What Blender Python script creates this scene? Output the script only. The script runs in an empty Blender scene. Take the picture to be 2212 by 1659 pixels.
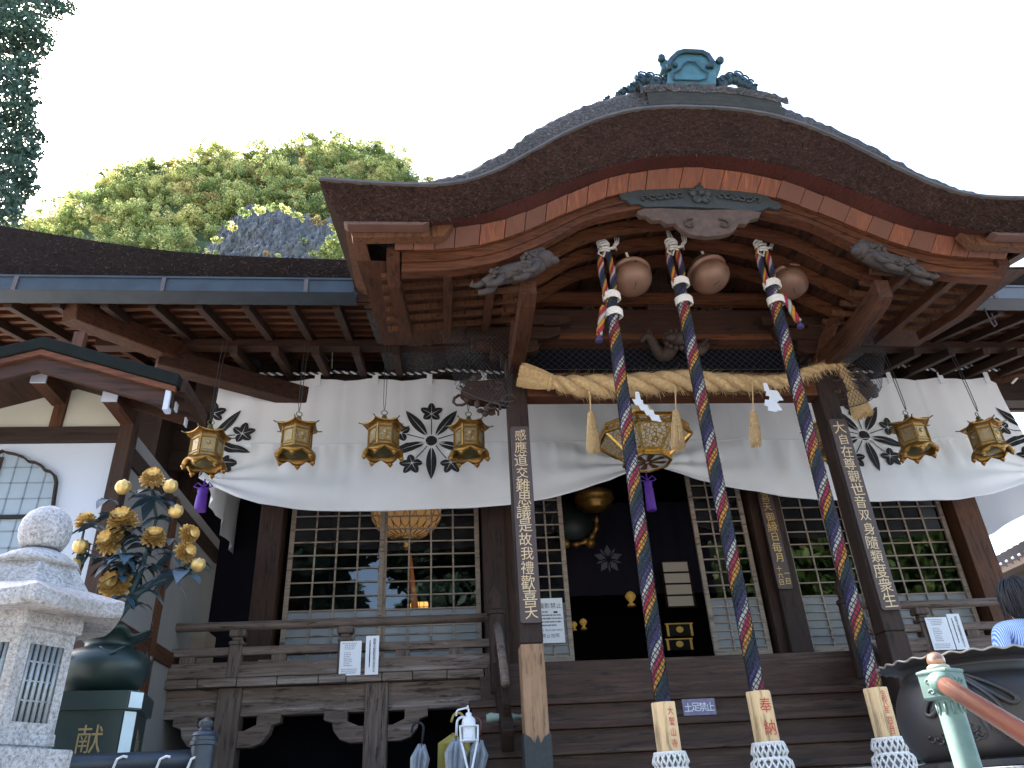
import bpy, math, random
import numpy as np
from mathutils import Vector, Matrix
random.seed(7); RNG=np.random.default_rng(7)
SC=bpy.context.scene
# ---------------------------------------------------------------- camera, sky, sun, exposure
AX=np.array([0.99544284,-0.00220073,0.09533475]); AY=np.array([-0.08189534,0.49244458,0.86648225]); AZ=np.array([-0.04885398,-0.87034102,0.4900202])
RW=np.array([AX,AY,AZ]); FOC=1655.0; PX,PY=1106.0,829.5
cam=bpy.data.cameras.new('camera'); cam.sensor_width=36; cam.lens=36*FOC/2212; cam.clip_start=.05; cam.clip_end=2000
co=bpy.data.objects.new('camera',cam); SC.collection.objects.link(co); SC.camera=co
r_,d_,f_=RW[:,0],RW[:,1],RW[:,2]
co.matrix_world=Matrix(((r_[0],-d_[0],-f_[0],0),(r_[1],-d_[1],-f_[1],0),(r_[2],-d_[2],-f_[2],0),(0,0,0,1)))
SUN_DIR=Vector((-0.4906,0.4738,0.7314)).normalized()      # towards the sun: high on the left
w=bpy.data.worlds.new('World'); SC.world=w; w.use_nodes=True
nt=w.node_tree; sky=nt.nodes.new('ShaderNodeTexSky'); sky.sky_type='NISHITA'; sky.sun_disc=False
sky.sun_elevation=math.asin(SUN_DIR.z); sky.sun_rotation=math.atan2(SUN_DIR.x,SUN_DIR.y); sky.dust_density=2.6; sky.air_density=1.0; sky.ozone_density=1.0
bg=nt.nodes['Background']; bg.inputs[1].default_value=.15; nt.links.new(sky.outputs[0],bg.inputs[0])
sl=bpy.data.lights.new('sun','SUN'); sl.energy=4.2; sl.angle=math.radians(.5); sl.color=(1,.94,.85)
so=bpy.data.objects.new('sun',sl); SC.collection.objects.link(so); so.rotation_euler=SUN_DIR.to_track_quat('Z','Y').to_euler(); so.location=(0,0,30)
SC.view_settings.view_transform='Standard'; SC.view_settings.look='None'; SC.view_settings.exposure=2.85; SC.view_settings.gamma=1
# ---------------------------------------------------------------- helpers
def ray(x,y): return RW@np.array([x-PX,y-PY,FOC])
def pt(x,y,Y): d=ray(x,y); return d*(Y/d[1])          # a point of the place, on a plane of known distance
def ptX(x,y,X): d=ray(x,y); return d*(X/d[0])
def ptZ(x,y,Z): d=ray(x,y); return d*(Z/d[2])
PI=math.pi
class MB:
    def __init__(s): s.v=[]; s.f=[]
    def add(s,vs,fs):
        o=len(s.v); s.v+= [tuple(map(float,p)) for p in vs]; s.f+=[tuple(i+o for i in f) for f in fs]; return s
    def box(s,x0,x1,y0,y1,z0,z1):
        return s.add([(x0,y0,z0),(x1,y0,z0),(x1,y1,z0),(x0,y1,z0),(x0,y0,z1),(x1,y0,z1),(x1,y1,z1),(x0,y1,z1)],
          [(0,3,2,1),(4,5,6,7),(0,1,5,4),(1,2,6,5),(2,3,7,6),(3,0,4,7)])
    def bar(s,a,b,wd,h,up=(0,0,1)):
        a=Vector(a);b=Vector(b);d=(b-a).normalized();up=Vector(up)
        sd=d.cross(up).normalized();u=sd.cross(d).normalized();q=[]
        for p in (a,b):
            for i,j in ((-1,-1),(1,-1),(1,1),(-1,1)): q.append(p+sd*(i*wd/2)+u*(j*h/2))
        return s.add(q,[(0,1,2,3),(7,6,5,4),(0,4,5,1),(1,5,6,2),(2,6,7,3),(3,7,4,0)])
    def tube(s,pts,r,n=8,cap=True):
        P=[Vector(p) for p in pts];m=len(P);q=[];N=None
        for i,p in enumerate(P):
            t=(P[min(i+1,m-1)]-P[max(i-1,0)])
            t=t.normalized() if t.length>1e-9 else Vector((0,0,1))
            if N is None:
                N=t.orthogonal().normalized()
            N=(N-t*N.dot(t)); N=N.normalized() if N.length>1e-6 else t.orthogonal().normalized()
            Bn=t.cross(N); rr=r[i] if hasattr(r,'__len__') else r
            for k in range(n):
                a=2*PI*k/n; q.append(p+N*(rr*math.cos(a))+Bn*(rr*math.sin(a)))
        f=[(i*n+k,i*n+(k+1)%n,(i+1)*n+(k+1)%n,(i+1)*n+k) for i in range(m-1) for k in range(n)]
        if cap: f+=[tuple(range(n-1,-1,-1)),tuple((m-1)*n+k for k in range(n))]
        return s.add(q,f)
    def lathe(s,prof,n=24,c=(0,0,0),fn=None,a0=0,cap=True):
        q=[];m=len(prof)
        for i,(r,z) in enumerate(prof):
            for k in range(n):
                a=a0+2*PI*k/n; rr=r if fn is None else fn(i,a,r); zz=z
                if isinstance(rr,tuple): rr,zz=rr[0],z+rr[1]
                q.append((c[0]+rr*math.cos(a),c[1]+rr*math.sin(a),c[2]+zz))
        f=[(i*n+k,i*n+(k+1)%n,(i+1)*n+(k+1)%n,(i+1)*n+k) for i in range(m-1) for k in range(n)]
        if cap: f+=[tuple(range(n-1,-1,-1)),tuple((m-1)*n+k for k in range(n))]
        return s.add(q,f)
    def prism(s,poly,Y0,Y1):           # poly of (x,z), pushed along y
        n=len(poly);q=[(x,Y0,z) for x,z in poly]+[(x,Y1,z) for x,z in poly]
        ar=sum(poly[i][0]*poly[(i+1)%n][1]-poly[(i+1)%n][0]*poly[i][1] for i in range(n))
        F=tuple(range(n));Bk=tuple(range(2*n-1,n-1,-1))
        sides=[(i,n+i,n+(i+1)%n,(i+1)%n) for i in range(n)]
        fs=[F,Bk]+[tuple(x) for x in sides]
        if ar<0: fs=[tuple(reversed(f)) for f in fs]
        return s.add(q,fs)
    def ex(s,pix,Y,dep): return s.prism([tuple(pt(x,y,Y)[[0,2]]) for x,y in pix],Y,Y+dep)
    def grid(s,rows,closed=False):     # rows of points
        R=len(rows);Cn=len(rows[0]);q=[p for r in rows for p in r]
        f=[(i*Cn+j,i*Cn+(j+1)%Cn,(i+1)*Cn+(j+1)%Cn,(i+1)*Cn+j) for i in range(R-1) for j in range(Cn if closed else Cn-1)]
        return s.add(q,f)
    def ball(s,c,r,n=12,m=8,sq=(1,1,1)):
        pr=[(max(1e-4,math.sin(PI*i/m)),-math.cos(PI*i/m)) for i in range(m+1)]
        q=[];
        for (a,z) in pr:
            for k in range(n): q.append((c[0]+r*sq[0]*a*math.cos(2*PI*k/n),c[1]+r*sq[1]*a*math.sin(2*PI*k/n),c[2]+r*sq[2]*z))
        return s.add(q,[(i*n+k,i*n+(k+1)%n,(i+1)*n+(k+1)%n,(i+1)*n+k) for i in range(m) for k in range(n)])
    def xf(s,M):
        s.v=[tuple(M@Vector(p)) for p in s.v]; return s
    def join(s,o): return s.add(o.v,o.f)
    def build(s,name,mat,parent=None,smooth=False,bevel=0,label=None,cat=None,group=None,kind=None,org=None,ang=None):
        me=bpy.data.meshes.new(name)
        V=np.array(s.v)
        if parent is not None:
            p=parent; off=np.zeros(3)
            while p is not None: off+=np.array(p.location); p=p.parent
        else:
            off=np.array(org) if org is not None else np.array([V[:,0].mean(),V[:,1].mean(),V[:,2].min()])
        me.from_pydata((V-off).tolist(),[],s.f); me.update()
        ms=mat if isinstance(mat,(list,tuple)) else [mat]
        for m_ in ms: me.materials.append(m_)
        if smooth: me.shade_smooth()
        o=bpy.data.objects.new(name,me); SC.collection.objects.link(o)
        if parent is not None: o.parent=parent
        else: o.location=off
        if bevel:
            b=o.modifiers.new('bevel','BEVEL'); b.width=bevel; b.segments=2; b.limit_method='ANGLE'; b.angle_limit=math.radians(40)
        if smooth and ang: me.set_sharp_from_angle(angle=math.radians(ang))
        tag(o,label,cat,group,kind); return o
def tag(o,label=None,cat=None,group=None,kind=None):
    for k,v in (('label',label),('category',cat),('group',group),('kind',kind)):
        if v: o[k]=v
    return o
def thing(name,label,cat,loc=(0,0,0),group=None,kind=None):
    o=bpy.data.objects.new(name,None); SC.collection.objects.link(o); o.location=[float(a) for a in loc]; o.empty_display_size=.2
    return tag(o,label,cat,group,kind)
def dup(o,parent=None):
    c=o.copy(); SC.collection.objects.link(c); c.parent=parent
    for ch in o.children: dup(ch,c)
    return c
# ---- materials
def base_mat(name):
    m=bpy.data.materials.new(name); m.use_nodes=True; n=m.node_tree; b=n.nodes['Principled BSDF']; return m,n,b
def ramp(n,fac,stops):
    r=n.nodes.new('ShaderNodeValToRGB'); e=r.color_ramp.elements
    while len(e)<len(stops): e.new(.5)
    for q,(p,c) in zip(e,stops): q.position=p; q.color=(*c,1)
    n.links.new(fac,r.inputs[0]); return r.outputs[0]
def noise(n,scale,detail=6,stretch=(1,1,1),rough=.6,dist=0):
    tc=n.nodes.new('ShaderNodeTexCoord'); mp=n.nodes.new('ShaderNodeMapping'); mp.inputs['Scale'].default_value=stretch
    n.links.new(tc.outputs['Object'],mp.inputs[0])
    t=n.nodes.new('ShaderNodeTexNoise'); t.inputs['Scale'].default_value=scale; t.inputs['Detail'].default_value=detail; t.inputs['Roughness'].default_value=rough; t.inputs['Distortion'].default_value=dist
    n.links.new(mp.outputs[0],t.inputs['Vector']); return t.outputs['Fac']
def bump(n,b,h,st=.3,d=.01):
    u=n.nodes.new('ShaderNodeBump'); u.inputs['Strength'].default_value=st; u.inputs['Distance'].default_value=d
    n.links.new(h,u.inputs['Height']); n.links.new(u.outputs[0],b.inputs['Normal'])
def mixc(n,f,a,b_):
    x=n.nodes.new('ShaderNodeMix'); x.data_type='RGBA'
    for i,v in ((0,f),(6,a),(7,b_)):
        if isinstance(v,(int,float)): x.inputs[i].default_value=v
        elif isinstance(v,tuple): x.inputs[i].default_value=(*v,1)
        else: n.links.new(v,x.inputs[i])
    return x.outputs[2]
def wood(name,c1,c2,axis='x',rough=.7,k=1.0,wear=None):
    m,n,b=base_mat(name); st={'x':(.25,5,5),'y':(5,.25,5),'z':(5,5,.25)}[axis]
    f=noise(n,6*k,8,st,.65,.6); c=ramp(n,f,[(.3,c1),(.52,tuple((a+d)/2 for a,d in zip(c1,c2))),(.72,c2)])
    g=noise(n,.9,4); c=mixc(n,ramp(n,g,[(.35,(0,0,0)),(.7,(.6,.6,.6))]),c,tuple(a*.62 for a in c1))
    if wear:
        h=noise(n,2.3,5,st); c=mixc(n,ramp(n,h,[(.55,(0,0,0)),(.75,(.8,.8,.8))]),c,wear)
    fs=noise(n,22*k,6,tuple(1.0 if q>1 else .12 for q in st),.7,.3); c=mixc(n,ramp(n,fs,[(.36,(1,1,1)),(.47,(0,0,0))]),c,tuple(a*.38 for a in c1)); c=mixc(n,ramp(n,fs,[(.60,(0,0,0)),(.74,(.55,.55,.55))]),c,tuple(min(1,a*1.35) for a in c2))
    n.links.new(c,b.inputs['Base Color']); b.inputs['Roughness'].default_value=rough; b.inputs['Specular IOR Level'].default_value=.3
    bump(n,b,fs,.55,.008); return m
def plain(name,c,rough=.6,metal=0,var=.25,scale=8,bmp=.1,c2=None,bd=.004,spec=.5):
    m,n,b=base_mat(name); f=noise(n,scale,6)
    lo=c2 if c2 else tuple(a*(1-var) for a in c)
    n.links.new(ramp(n,f,[(.3,lo),(.7,c)]),b.inputs['Base Color']); b.inputs['Roughness'].default_value=rough; b.inputs['Metallic'].default_value=metal; b.inputs['Specular IOR Level'].default_value=spec
    if bmp: bump(n,b,f,bmp,bd)
    return m
M={}
M['wood_x']=wood('brown_wood_x',(.022,.008,.004),(.056,.021,.010),'x')
M['wood_y']=wood('brown_wood_y',(.020,.008,.004),(.055,.023,.011),'y')
M['wood_z']=wood('brown_wood_z',(.024,.011,.007),(.058,.027,.015),'z')
M['warm_x']=wood('warm_wood_x',(.050,.014,.005),(.145,.048,.016),'x')
M['warm_y']=wood('warm_wood_y',(.036,.011,.004),(.095,.033,.012),'y')
M['warm_z']=wood('warm_wood_z',(.045,.016,.006),(.115,.043,.016),'z')
M['board']=wood('orange_cypress_board',(.065,.025,.011),(.165,.068,.030),'z',k=1.3)
M['red']=wood('red_bark_layer',(.055,.013,.009),(.10,.028,.018),'y',k=3)
M['dark_x']=wood('dark_wood_x',(.014,.007,.005),(.038,.019,.011),'x')
M['dark_z']=wood('dark_wood_z',(.018,.010,.007),(.048,.024,.016),'z')
M['grey_x']=wood('weathered_wood_x',(.075,.050,.038),(.19,.145,.12),'x',.8,wear=(.29,.26,.24))
M['grey_z']=wood('weathered_wood_z',(.062,.042,.033),(.16,.122,.10),'z',.8)
M['pale_x']=wood('pale_lattice_wood',(.20,.155,.12),(.32,.26,.205),'x',.7)
M['pillar_new']=wood('new_pillar_wood',(.25,.135,.07),(.38,.235,.135),'z',.6)
M['step']=wood('stair_wood',(.030,.012,.008),(.074,.034,.021),'x',.55,wear=(.125,.080,.058))
M['carve']=plain('grey_carved_wood',(.052,.037,.030),.8,0,.5,14,.5)
M['carve_dark']=plain('dark_carved_wood',(.05,.028,.02),.8,0,.5,14,.5)
M['plaque']=plain('green_grey_plaque',(.032,.036,.034),.7,0,.4,20,.4)
M['copper']=plain('verdigris_copper',(.050,.150,.165),.6,.1,.3,7,.3,c2=(.022,.065,.075))
M['copper_dark']=plain('dark_patina_copper',(.03,.06,.075),.5,.5,.5,9,.3)
M['gutter']=plain('weathered_copper_gutter',(.020,.034,.048),.7,0,.5,3,.1,c2=(.010,.016,.024))
M['black']=plain('black_fabric',(.008,.008,.009),.9,0,.2,8,0)
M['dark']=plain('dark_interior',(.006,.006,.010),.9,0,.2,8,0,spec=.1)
M['gold']=plain('gold_leaf_metal',(.80,.50,.14),.32,.9,.45,25,.3)
M['gold_old']=plain('aged_gold',(.42,.22,.045),.42,.7,.55,14,.3,c2=(.17,.10,.03))
M['gold_pale']=plain('pale_gold_leaf',(.66,.44,.15),.45,.55,.4,16,.3)
M['brass_green']=plain('tarnished_brass',(.20,.15,.05),.5,.6,.5,14,.3,c2=(.08,.10,.05))
M['paper']=plain('white_paper',(.62,.64,.68),.8,0,.04,3,0)
M['plaster']=plain('skylight_blue_plaster',(.40,.43,.49),.9,0,.05,2,.05)  # blue of the skylit shade is put into the plaster colour
M['plaster_tan']=plain('cream_plaster',(.42,.40,.32),.9,0,.06,2,.05)
M['ink']=plain('black_ink',(.012,.012,.014),.8,0,.1,5,0)
M['white']=plain('white_plastic',(.60,.62,.66),.35,0,.03,3,0)
M['straw']=plain('straw',(.58,.40,.20),.85,0,.4,30,.4,c2=(.36,.23,.10))
M['cord_white']=plain('white_cotton_cord',(.72,.68,.62),.9,0,.25,60,.5)
M['bell']=plain('pinkish_clay_bronze_bell',(.26,.125,.08),.5,.25,.5,3.5,.1,c2=(.145,.09,.06))
M['purple']=plain('purple_silk',(.09,.02,.30),.7,0,.3,20,.2)
M['ground']=plain('pale_gravel_paving',(.27,.26,.25),.95,0,.25,3,.2)
M['stone']=None
# ---------------------------------------------------------------- setting
CX=3.06; YH=11.5; YN=10.9; YD=10.0; ZD=1.6; YP=8.5; ZP=.24
MB().add([(-300,-300,-1.55),(300,-300,-1.55),(300,400,-1.55),(-300,400,-1.55)],[(0,1,2,3)]).build('ground',M['ground'],kind='structure',org=(0,0,-1.55))
MB().box(-2.2,14,4.75,7.88,-1.53,-.42).build('stone_landing',plain('grey_landing_stone',(.34,.32,.29),.9,0,.3,4,.2),kind='structure')
t_=MB().box(-14,16,7.9,30,-1.5,ZP); t_.build('stone_terrace',plain('grey_stone_paving',(.34,.32,.29),.9,0,.3,4,.2),kind='structure')
# ---------------------------------------------------------------- temple hall
hall=thing('temple_hall','dark timber temple hall with thick bark roof and lattice doors behind the white curtain','temple hall',(CX,11.5,ZP))
def P_(mb,name,mat,par=hall,**k): return mb.build(name,M[mat] if isinstance(mat,str) else mat,par,**k)
# interior shell
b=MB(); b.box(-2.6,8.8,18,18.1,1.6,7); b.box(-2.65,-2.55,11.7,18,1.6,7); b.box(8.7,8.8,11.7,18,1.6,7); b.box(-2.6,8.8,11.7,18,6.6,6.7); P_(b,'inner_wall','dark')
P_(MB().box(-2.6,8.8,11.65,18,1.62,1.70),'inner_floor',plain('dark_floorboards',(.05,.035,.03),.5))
# deck
b=MB()
rx=random.Random(3)
def planks(x0,x1):
    x=x0
    while x<x1-.02:
        wd=min(rx.uniform(.28,.52),x1-x); b.box(x+.004,x+wd-.004,YD-rx.uniform(0,.02),YH+.1,ZD-.09-rx.uniform(0,.01),ZD); x+=wd
planks(-6.5,.55); P_(b,'deck_floor','grey_x',bevel=.008)
b=MB(); planks(5.55,10.2); P_(b,'deck_floor','grey_x',bevel=.008)
P_(MB().box(.56,5.54,YD,YH+.1,ZD-.1,ZD),'landing_floor','step')
for a_,c_ in ((-6.4,.6),(5.5,10.1)): P_(MB().box(a_,c_,YD+.12,YD+.32,ZD-.42,ZD-.1),'deck_beam','grey_x',bevel=.01)
for px in (490,812): 
    X=float(pt(px,1560,YD+.1)[0])
    P_(MB().box(X-.14,X+.14,YD+.06,YD+.34,ZP,ZD-.1),'deck_post','grey_z',bevel=.015)
    q=MB().prism([(X-.62,ZD-.40),(X-.62,ZD-.50),(X-.52,ZD-.53),(X-.50,ZD-.62),(X-.42,ZD-.72),(X-.30,ZD-.76),(X+.30,ZD-.76),(X+.42,ZD-.72),(X+.50,ZD-.62),(X+.52,ZD-.53),(X+.62,ZD-.50),(X+.62,ZD-.40),(X+.34,ZD-.40),(X+.34,ZD-.52),(X+.2,ZD-.58),(X-.2,ZD-.58),(X-.34,ZD-.52),(X-.34,ZD-.40)],YD+.10,YD+.28)
    P_(q,'bracket_arm','grey_x',bevel=.008)
for X in (-3.6,6.6,9.3): P_(MB().box(X-.14,X+.14,YD+.06,YD+.34,ZP,ZD-.1),'deck_post','grey_z',bevel=.015)
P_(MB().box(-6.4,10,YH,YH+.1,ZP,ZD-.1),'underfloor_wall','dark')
# threshold and sill
b=MB(); b.box(-2.6,8.7,YH-.18,YH+.15,ZD,1.86); P_(b,'threshold','step',bevel=.01)
b=MB(); b.box(.6,5.5,YD-.03,YD+.12,ZD-.12,ZD+.05); P_(b,'landing_edge','step',bevel=.01)
# front wall posts
def post(x0,x1,y0=YH-.2,y1=YH+.15,z0=ZD,z1=6.9,mat='wood_z'): return P_(MB().box(x0,x1,y0,y1,z0,z1),'wall_post',mat,bevel=.012)
post(-2.68,-2.34); post(.66,1.0,mat='dark_z'); post(1.0,1.14,YH-.1); post(5.0,5.14,YH-.1); post(5.14,5.48,mat='dark_z'); post(8.42,8.85,mat='warm_z'); post(-4.4,-4.1,12.6,12.9,mat='dark_z'); 
P_(MB().box(-2.4,8.5,YH-.1,YH+.1,4.95,6.9),'lintel_wall','dark_x')
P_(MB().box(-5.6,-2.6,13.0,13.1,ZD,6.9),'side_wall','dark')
P_(MB().box(-4.5,-4.42,11.4,13.0,ZD,6.9),'side_wall','dark_z')  # added wall that keeps left-hand sky light off the curtain return
P_(MB().box(-7.4,-2.4,12.0,12.1,5.2,7.3),'frieze_wall','dark_x'); P_(MB().box(8.5,13.3,12.0,12.1,6.2,7.3),'frieze_wall','dark_x')
# glass
def glass(name,tint,trans):
    m,n,bs=base_mat(name); out=n.nodes['Material Output']
    tr=n.nodes.new('ShaderNodeBsdfTransparent'); tr.inputs[0].default_value=(*tint,1)
    gl=n.nodes.new('ShaderNodeBsdfGlossy'); gl.inputs['Roughness'].default_value=.015
    gl.inputs[0].default_value=(.9,.95,1,1)
    fr=n.nodes.new('ShaderNodeFresnel'); fr.inputs[0].default_value=trans
    mx=n.nodes.new('ShaderNodeMixShader'); n.links.new(fr.outputs[0],mx.inputs[0]); n.links.new(tr.outputs[0],mx.inputs[1]); n.links.new(gl.outputs[0],mx.inputs[2])
    n.links.new(mx.outputs[0],out.inputs[0]); n.nodes.remove(bs); return m
M['glass']=glass('door_glass',(.85,.88,.9),1.62)
M['frost']=plain('frosted_pane',(.17,.185,.21),.25,0,.3,2,0)
def door(x0,x1,cols,label=None,y=YH,z0=1.87,z1=4.95,split=2.72,fine=.118):
    f=MB(); s=.07
    f.box(x0,x0+s,y-.03,y+.02,z0,z1); f.box(x1-s,x1,y-.03,y+.02,z0,z1); f.box(x0+s,x1-s,y-.03,y+.02,z0,z0+.10); f.box(x0+s,x1-s,y-.03,y+.02,z1-.08,z1)
    d=P_(f,'lattice_door','pale_x',bevel=.004,label=label)
    l=MB(); 
    for i in range(1,cols):
        X=x0+s+(x1-x0-2*s)*i/cols; l.box(X-.012,X+.012,y-.026,y-.004,z0+.10,z1-.08)
    z=split; zs=[]
    while z<z1-.1: zs.append(z); z+=.205
    z=split-fine
    while z>z0+.13: zs.append(z); z-=fine
    for z in zs: l.box(x0+s,x1-s,y-.022,y-.006,z-.010,z+.010)
    P_(l,'lattice_bars','pale_x',d)
    P_(MB().add([(x0+s,y+.003,split),(x1-s,y+.003,split),(x1-s,y+.003,z1-.08),(x0+s,y+.003,z1-.08)],[(0,1,2,3)]),'glass_pane','glass',d)
    P_(MB().add([(x0+s,y+.006,z0+.1),(x1-s,y+.006,z0+.1),(x1-s,y+.006,split),(x0+s,y+.006,split)],[(0,1,2,3)]),'lower_pane','frost',d)
door(-2.25,-.83,4); door(-.86,.62,4,y=YH+.05); door(1.16,1.95,3); door(4.04,4.92,3); door(5.50,6.96,4); door(6.92,8.36,4,y=YH+.05)
# ---------------- hall eaves
def ez(Y): return 5.96+.30*(Y-8.4)
sof=MB(); sof.add([(-7.6,8.35,ez(8.35)+.20),(13.5,8.35,ez(8.35)+.20),(13.5,12,ez(12)+.20),(-7.6,12,ez(12)+.20)],[(0,3,2,1)])
P_(sof,'soffit_boards','wood_x')
x=-6.6
while x<12.8:
    if not (-.75<x<6.9):
        P_(MB().bar((x,8.42,ez(8.42)),(x,11.6,ez(11.6)),.10,.13),'rafter','wood_y',bevel=.006)
        if x>-3.4: P_(MB().bar((x+.12,9.75,ez(9.75)-.27),(x+.12,11.6,ez(11.6)-.36),.11,.14),'lower_rafter','wood_y',bevel=.006)
    x+=.585
for Y in np.arange(8.55,11.6,.29): P_(MB().bar((-7.4,Y,ez(Y)+.10),(13.4,Y,ez(Y)+.10),.055,.06,),'soffit_batten','warm_x')
P_(MB().box(-3.9,13.,11.15,11.45,5.95,6.55),'eave_purlin','dark_x')
P_(MB().box(-7,13,8.36,8.44,ez(8.4)+.07,ez(8.4)+.21),'eave_board','warm_x')
P_(MB().box(-5,12.,9.9,10.08,ez(10)-.18,ez(10)-.06),'rafter_purlin','wood_x')
a=pt(150,672,8.5); P_(MB().bar(a,(-3.2,11.2,6.45),.26,.3),'hip_rafter','warm_y',bevel=.015)
a=pt(340,775,9.9); P_(MB().bar(a,(-1.6,11.3,5.95),.26,.3),'hip_rafter','wood_x',bevel=.015)
P_(MB().bar((9.8,11.2,6.45),(12.6,8.5,6.1),.26,.3),'hip_rafter','warm_y',bevel=.015)
# thatch material
def thatch(name,c1,c2,c3,scale=22,bs=1.0):
    m,n,b=base_mat(name); f=noise(n,scale,9,(1,1,1.4),.75); g=noise(n,1.1,4)
    c=ramp(n,f,[(.34,c1),(.55,c2),(.74,c3)]); c=mixc(n,ramp(n,g,[(.4,(0,0,0)),(.75,(.55,.55,.55))]),c,c1)
    n.links.new(c,b.inputs['Base Color']); b.inputs['Roughness'].default_value=.95; b.inputs['Specular IOR Level'].default_value=.15; bump(n,b,f,bs,.03); return m
M['bark']=thatch('bark_roof_edge',(.017,.008,.006),(.048,.023,.016),(.092,.048,.032))
M['bark_top']=thatch('weathered_bark_top',(.022,.019,.018),(.09,.083,.08),(.30,.28,.26),26,1.0)
M['bark_dark']=thatch('dark_bark_eave',(.008,.0055,.005),(.020,.013,.011),(.042,.026,.021))
def eave_roof(pts):      # pts (x, z top); bottom hidden behind the gutter
    rows=[[],[],[],[],[]]
    for (x,z) in pts:
        rows[0].append((x,8.62,6.12)); rows[1].append((x,8.45,6.10+.05)); rows[2].append((x,8.28,z-.04)); rows[3].append((x,8.36,z)); rows[4].append((x,14.5,z+3.4))
    return rows
L=[tuple(pt(x,y,8.3)[[0,2]]) for x,y in ((-160,462),(0,484),(100,500),(200,516),(300,531),(400,542),(500,549),(600,553),(750,558))]
zf=L[-1][1]; L=L+[(x,zf) for x in np.arange(-.8,7.2,.5)]+[(2*CX-x,z) for x,z in reversed(L)]
from bisect import bisect
for xa,xe in ((-7.6,-.72),(6.84,13.7)):
    xs=np.linspace(xa,xe,90); zs=np.interp(xs,[p[0] for p in L],[p[1] for p in L]); rows=eave_roof(list(zip(xs,zs)))
    P_(MB().grid(rows[:3]),'roof_edge','bark_dark'); P_(MB().grid(rows[2:]),'roof_top','bark_top')
# gutters
RUST=plain('rust_strap',(.08,.06,.06),.7)
def gutter(x0,x1,mat):
    g=MB(); g.box(x0,x1,8.05,8.07,5.90,6.11); g.box(x0,x1,8.07,8.34,5.90,5.92); g.box(x0,x1,8.32,8.34,5.92,6.11); g.box(x0,x1,8.035,8.05,6.085,6.115)
    o=P_(g,'gutter',mat,bevel=.003)
    x=x0+.45
    while x<x1:
        hk=MB()
        hk.box(x,x+.05,8.03,8.05,5.89,6.085)
        if x-x0<5 and (int(x*7)%2): hk.tube([(x+.02,8.3,5.9),(x+.05,8.32,5.7),(x+.09,8.34,5.62),(x+.14,8.34,5.66),(x+.15,8.36,5.86)],.012,6)
        P_(hk,'gutter_hook',RUST,o); x+=1.75
gutter(-7.4,-1.07,'gutter'); gutter(7.2,13.4,plain('grey_gutter',(.085,.095,.11),.7,0,.1,3,.05))
# ---------------------------------------------------------------- railing round the deck
def railing(name,label,x0,x1,posts,struts):
    t=thing(name,label,'railing',((x0+x1)/2,YD+.1,ZD)); Y=YD+.10
    z_t=float(pt(700,1345,Y)[2])
    P_(MB().tube([(x0,Y,z_t),((x0+x1)/2,Y,z_t-.01),(x1,Y,z_t)],.055,12),'top_rail','grey_x',t,smooth=True)
    P_(MB().box(x0,x1,Y-.05,Y+.05,z_t-.37,z_t-.27),'middle_rail','grey_x',t,bevel=.012)
    P_(MB().box(x0,x1,Y-.075,Y+.075,ZD+.01,ZD+.19),'bottom_rail','grey_x',t,bevel=.012)
    for X in posts:
        q=MB().box(X-.08,X+.08,Y-.083,Y+.083,ZD+.0,z_t-.25); q.box(X-.09,X+.09,Y-.09,Y+.09,z_t-.25,z_t-.20)
        q.box(X-.06,X+.06,Y-.06,Y+.06,z_t-.20,z_t-.15); q.box(X-.10,X+.10,Y-.08,Y+.08,z_t-.15,z_t-.06)
        P_(q,'rail_post','grey_z',t,bevel=.02)
    for X in struts: P_(MB().box(X-.09,X+.09,Y-.04,Y+.04,ZD+.19,z_t-.37),'rail_strut','grey_z',t,bevel=.008)
px=lambda x,y=1400: float(pt(x,y,YD+.1)[0])
railing('deck_railing','weathered timber railing on the deck edge left of the stairs',-6.2,.78,[px(512),px(745),px(300)],[px(410),px(605),px(870),px(985)])
railing('deck_railing','brown timber railing on the deck edge right of the stairs, behind the bronze basin',5.6,float(pt(2170,1300,YD)[0]),[px(2010)],[px(1930),px(2110),px(1850)])
# ---------------------------------------------------------------- stairs
st=thing('wooden_stairs','broad dark timber steps rising between the two portico pillars','stairs',(CX,9.4,ZP))
yz=[(10.0,1.53),(9.7,1.20),(9.4,.90),(9.1,.62),(8.82,.38)]
for i,(Y,z) in enumerate(yz[:-1]):
    Yn,zn=yz[i+1]
    P_(MB().box(.56,5.54,Yn+.05,Yn+.09,zn,z-.05 if i else z-.0),'riser','step',st,bevel=.004) if 0 else None
for i,(Y,z) in enumerate(yz[1:]):
    zb=yz[i+2][1]-.02 if i+2<len(yz) else ZP
    P_(MB().box(.35-.05*i,5.75,Y-.035,Y+.36,z-.085,z),'step','step',st,bevel=.012); P_(MB().box(.38-.05*i,5.72,Y+.02,Y+.34,zb-.02,z-.085),'riser','step',st,bevel=.004)
P_(MB().box(.5,5.6,9.93,9.97,1.2,1.5),'riser','step',st)
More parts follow.
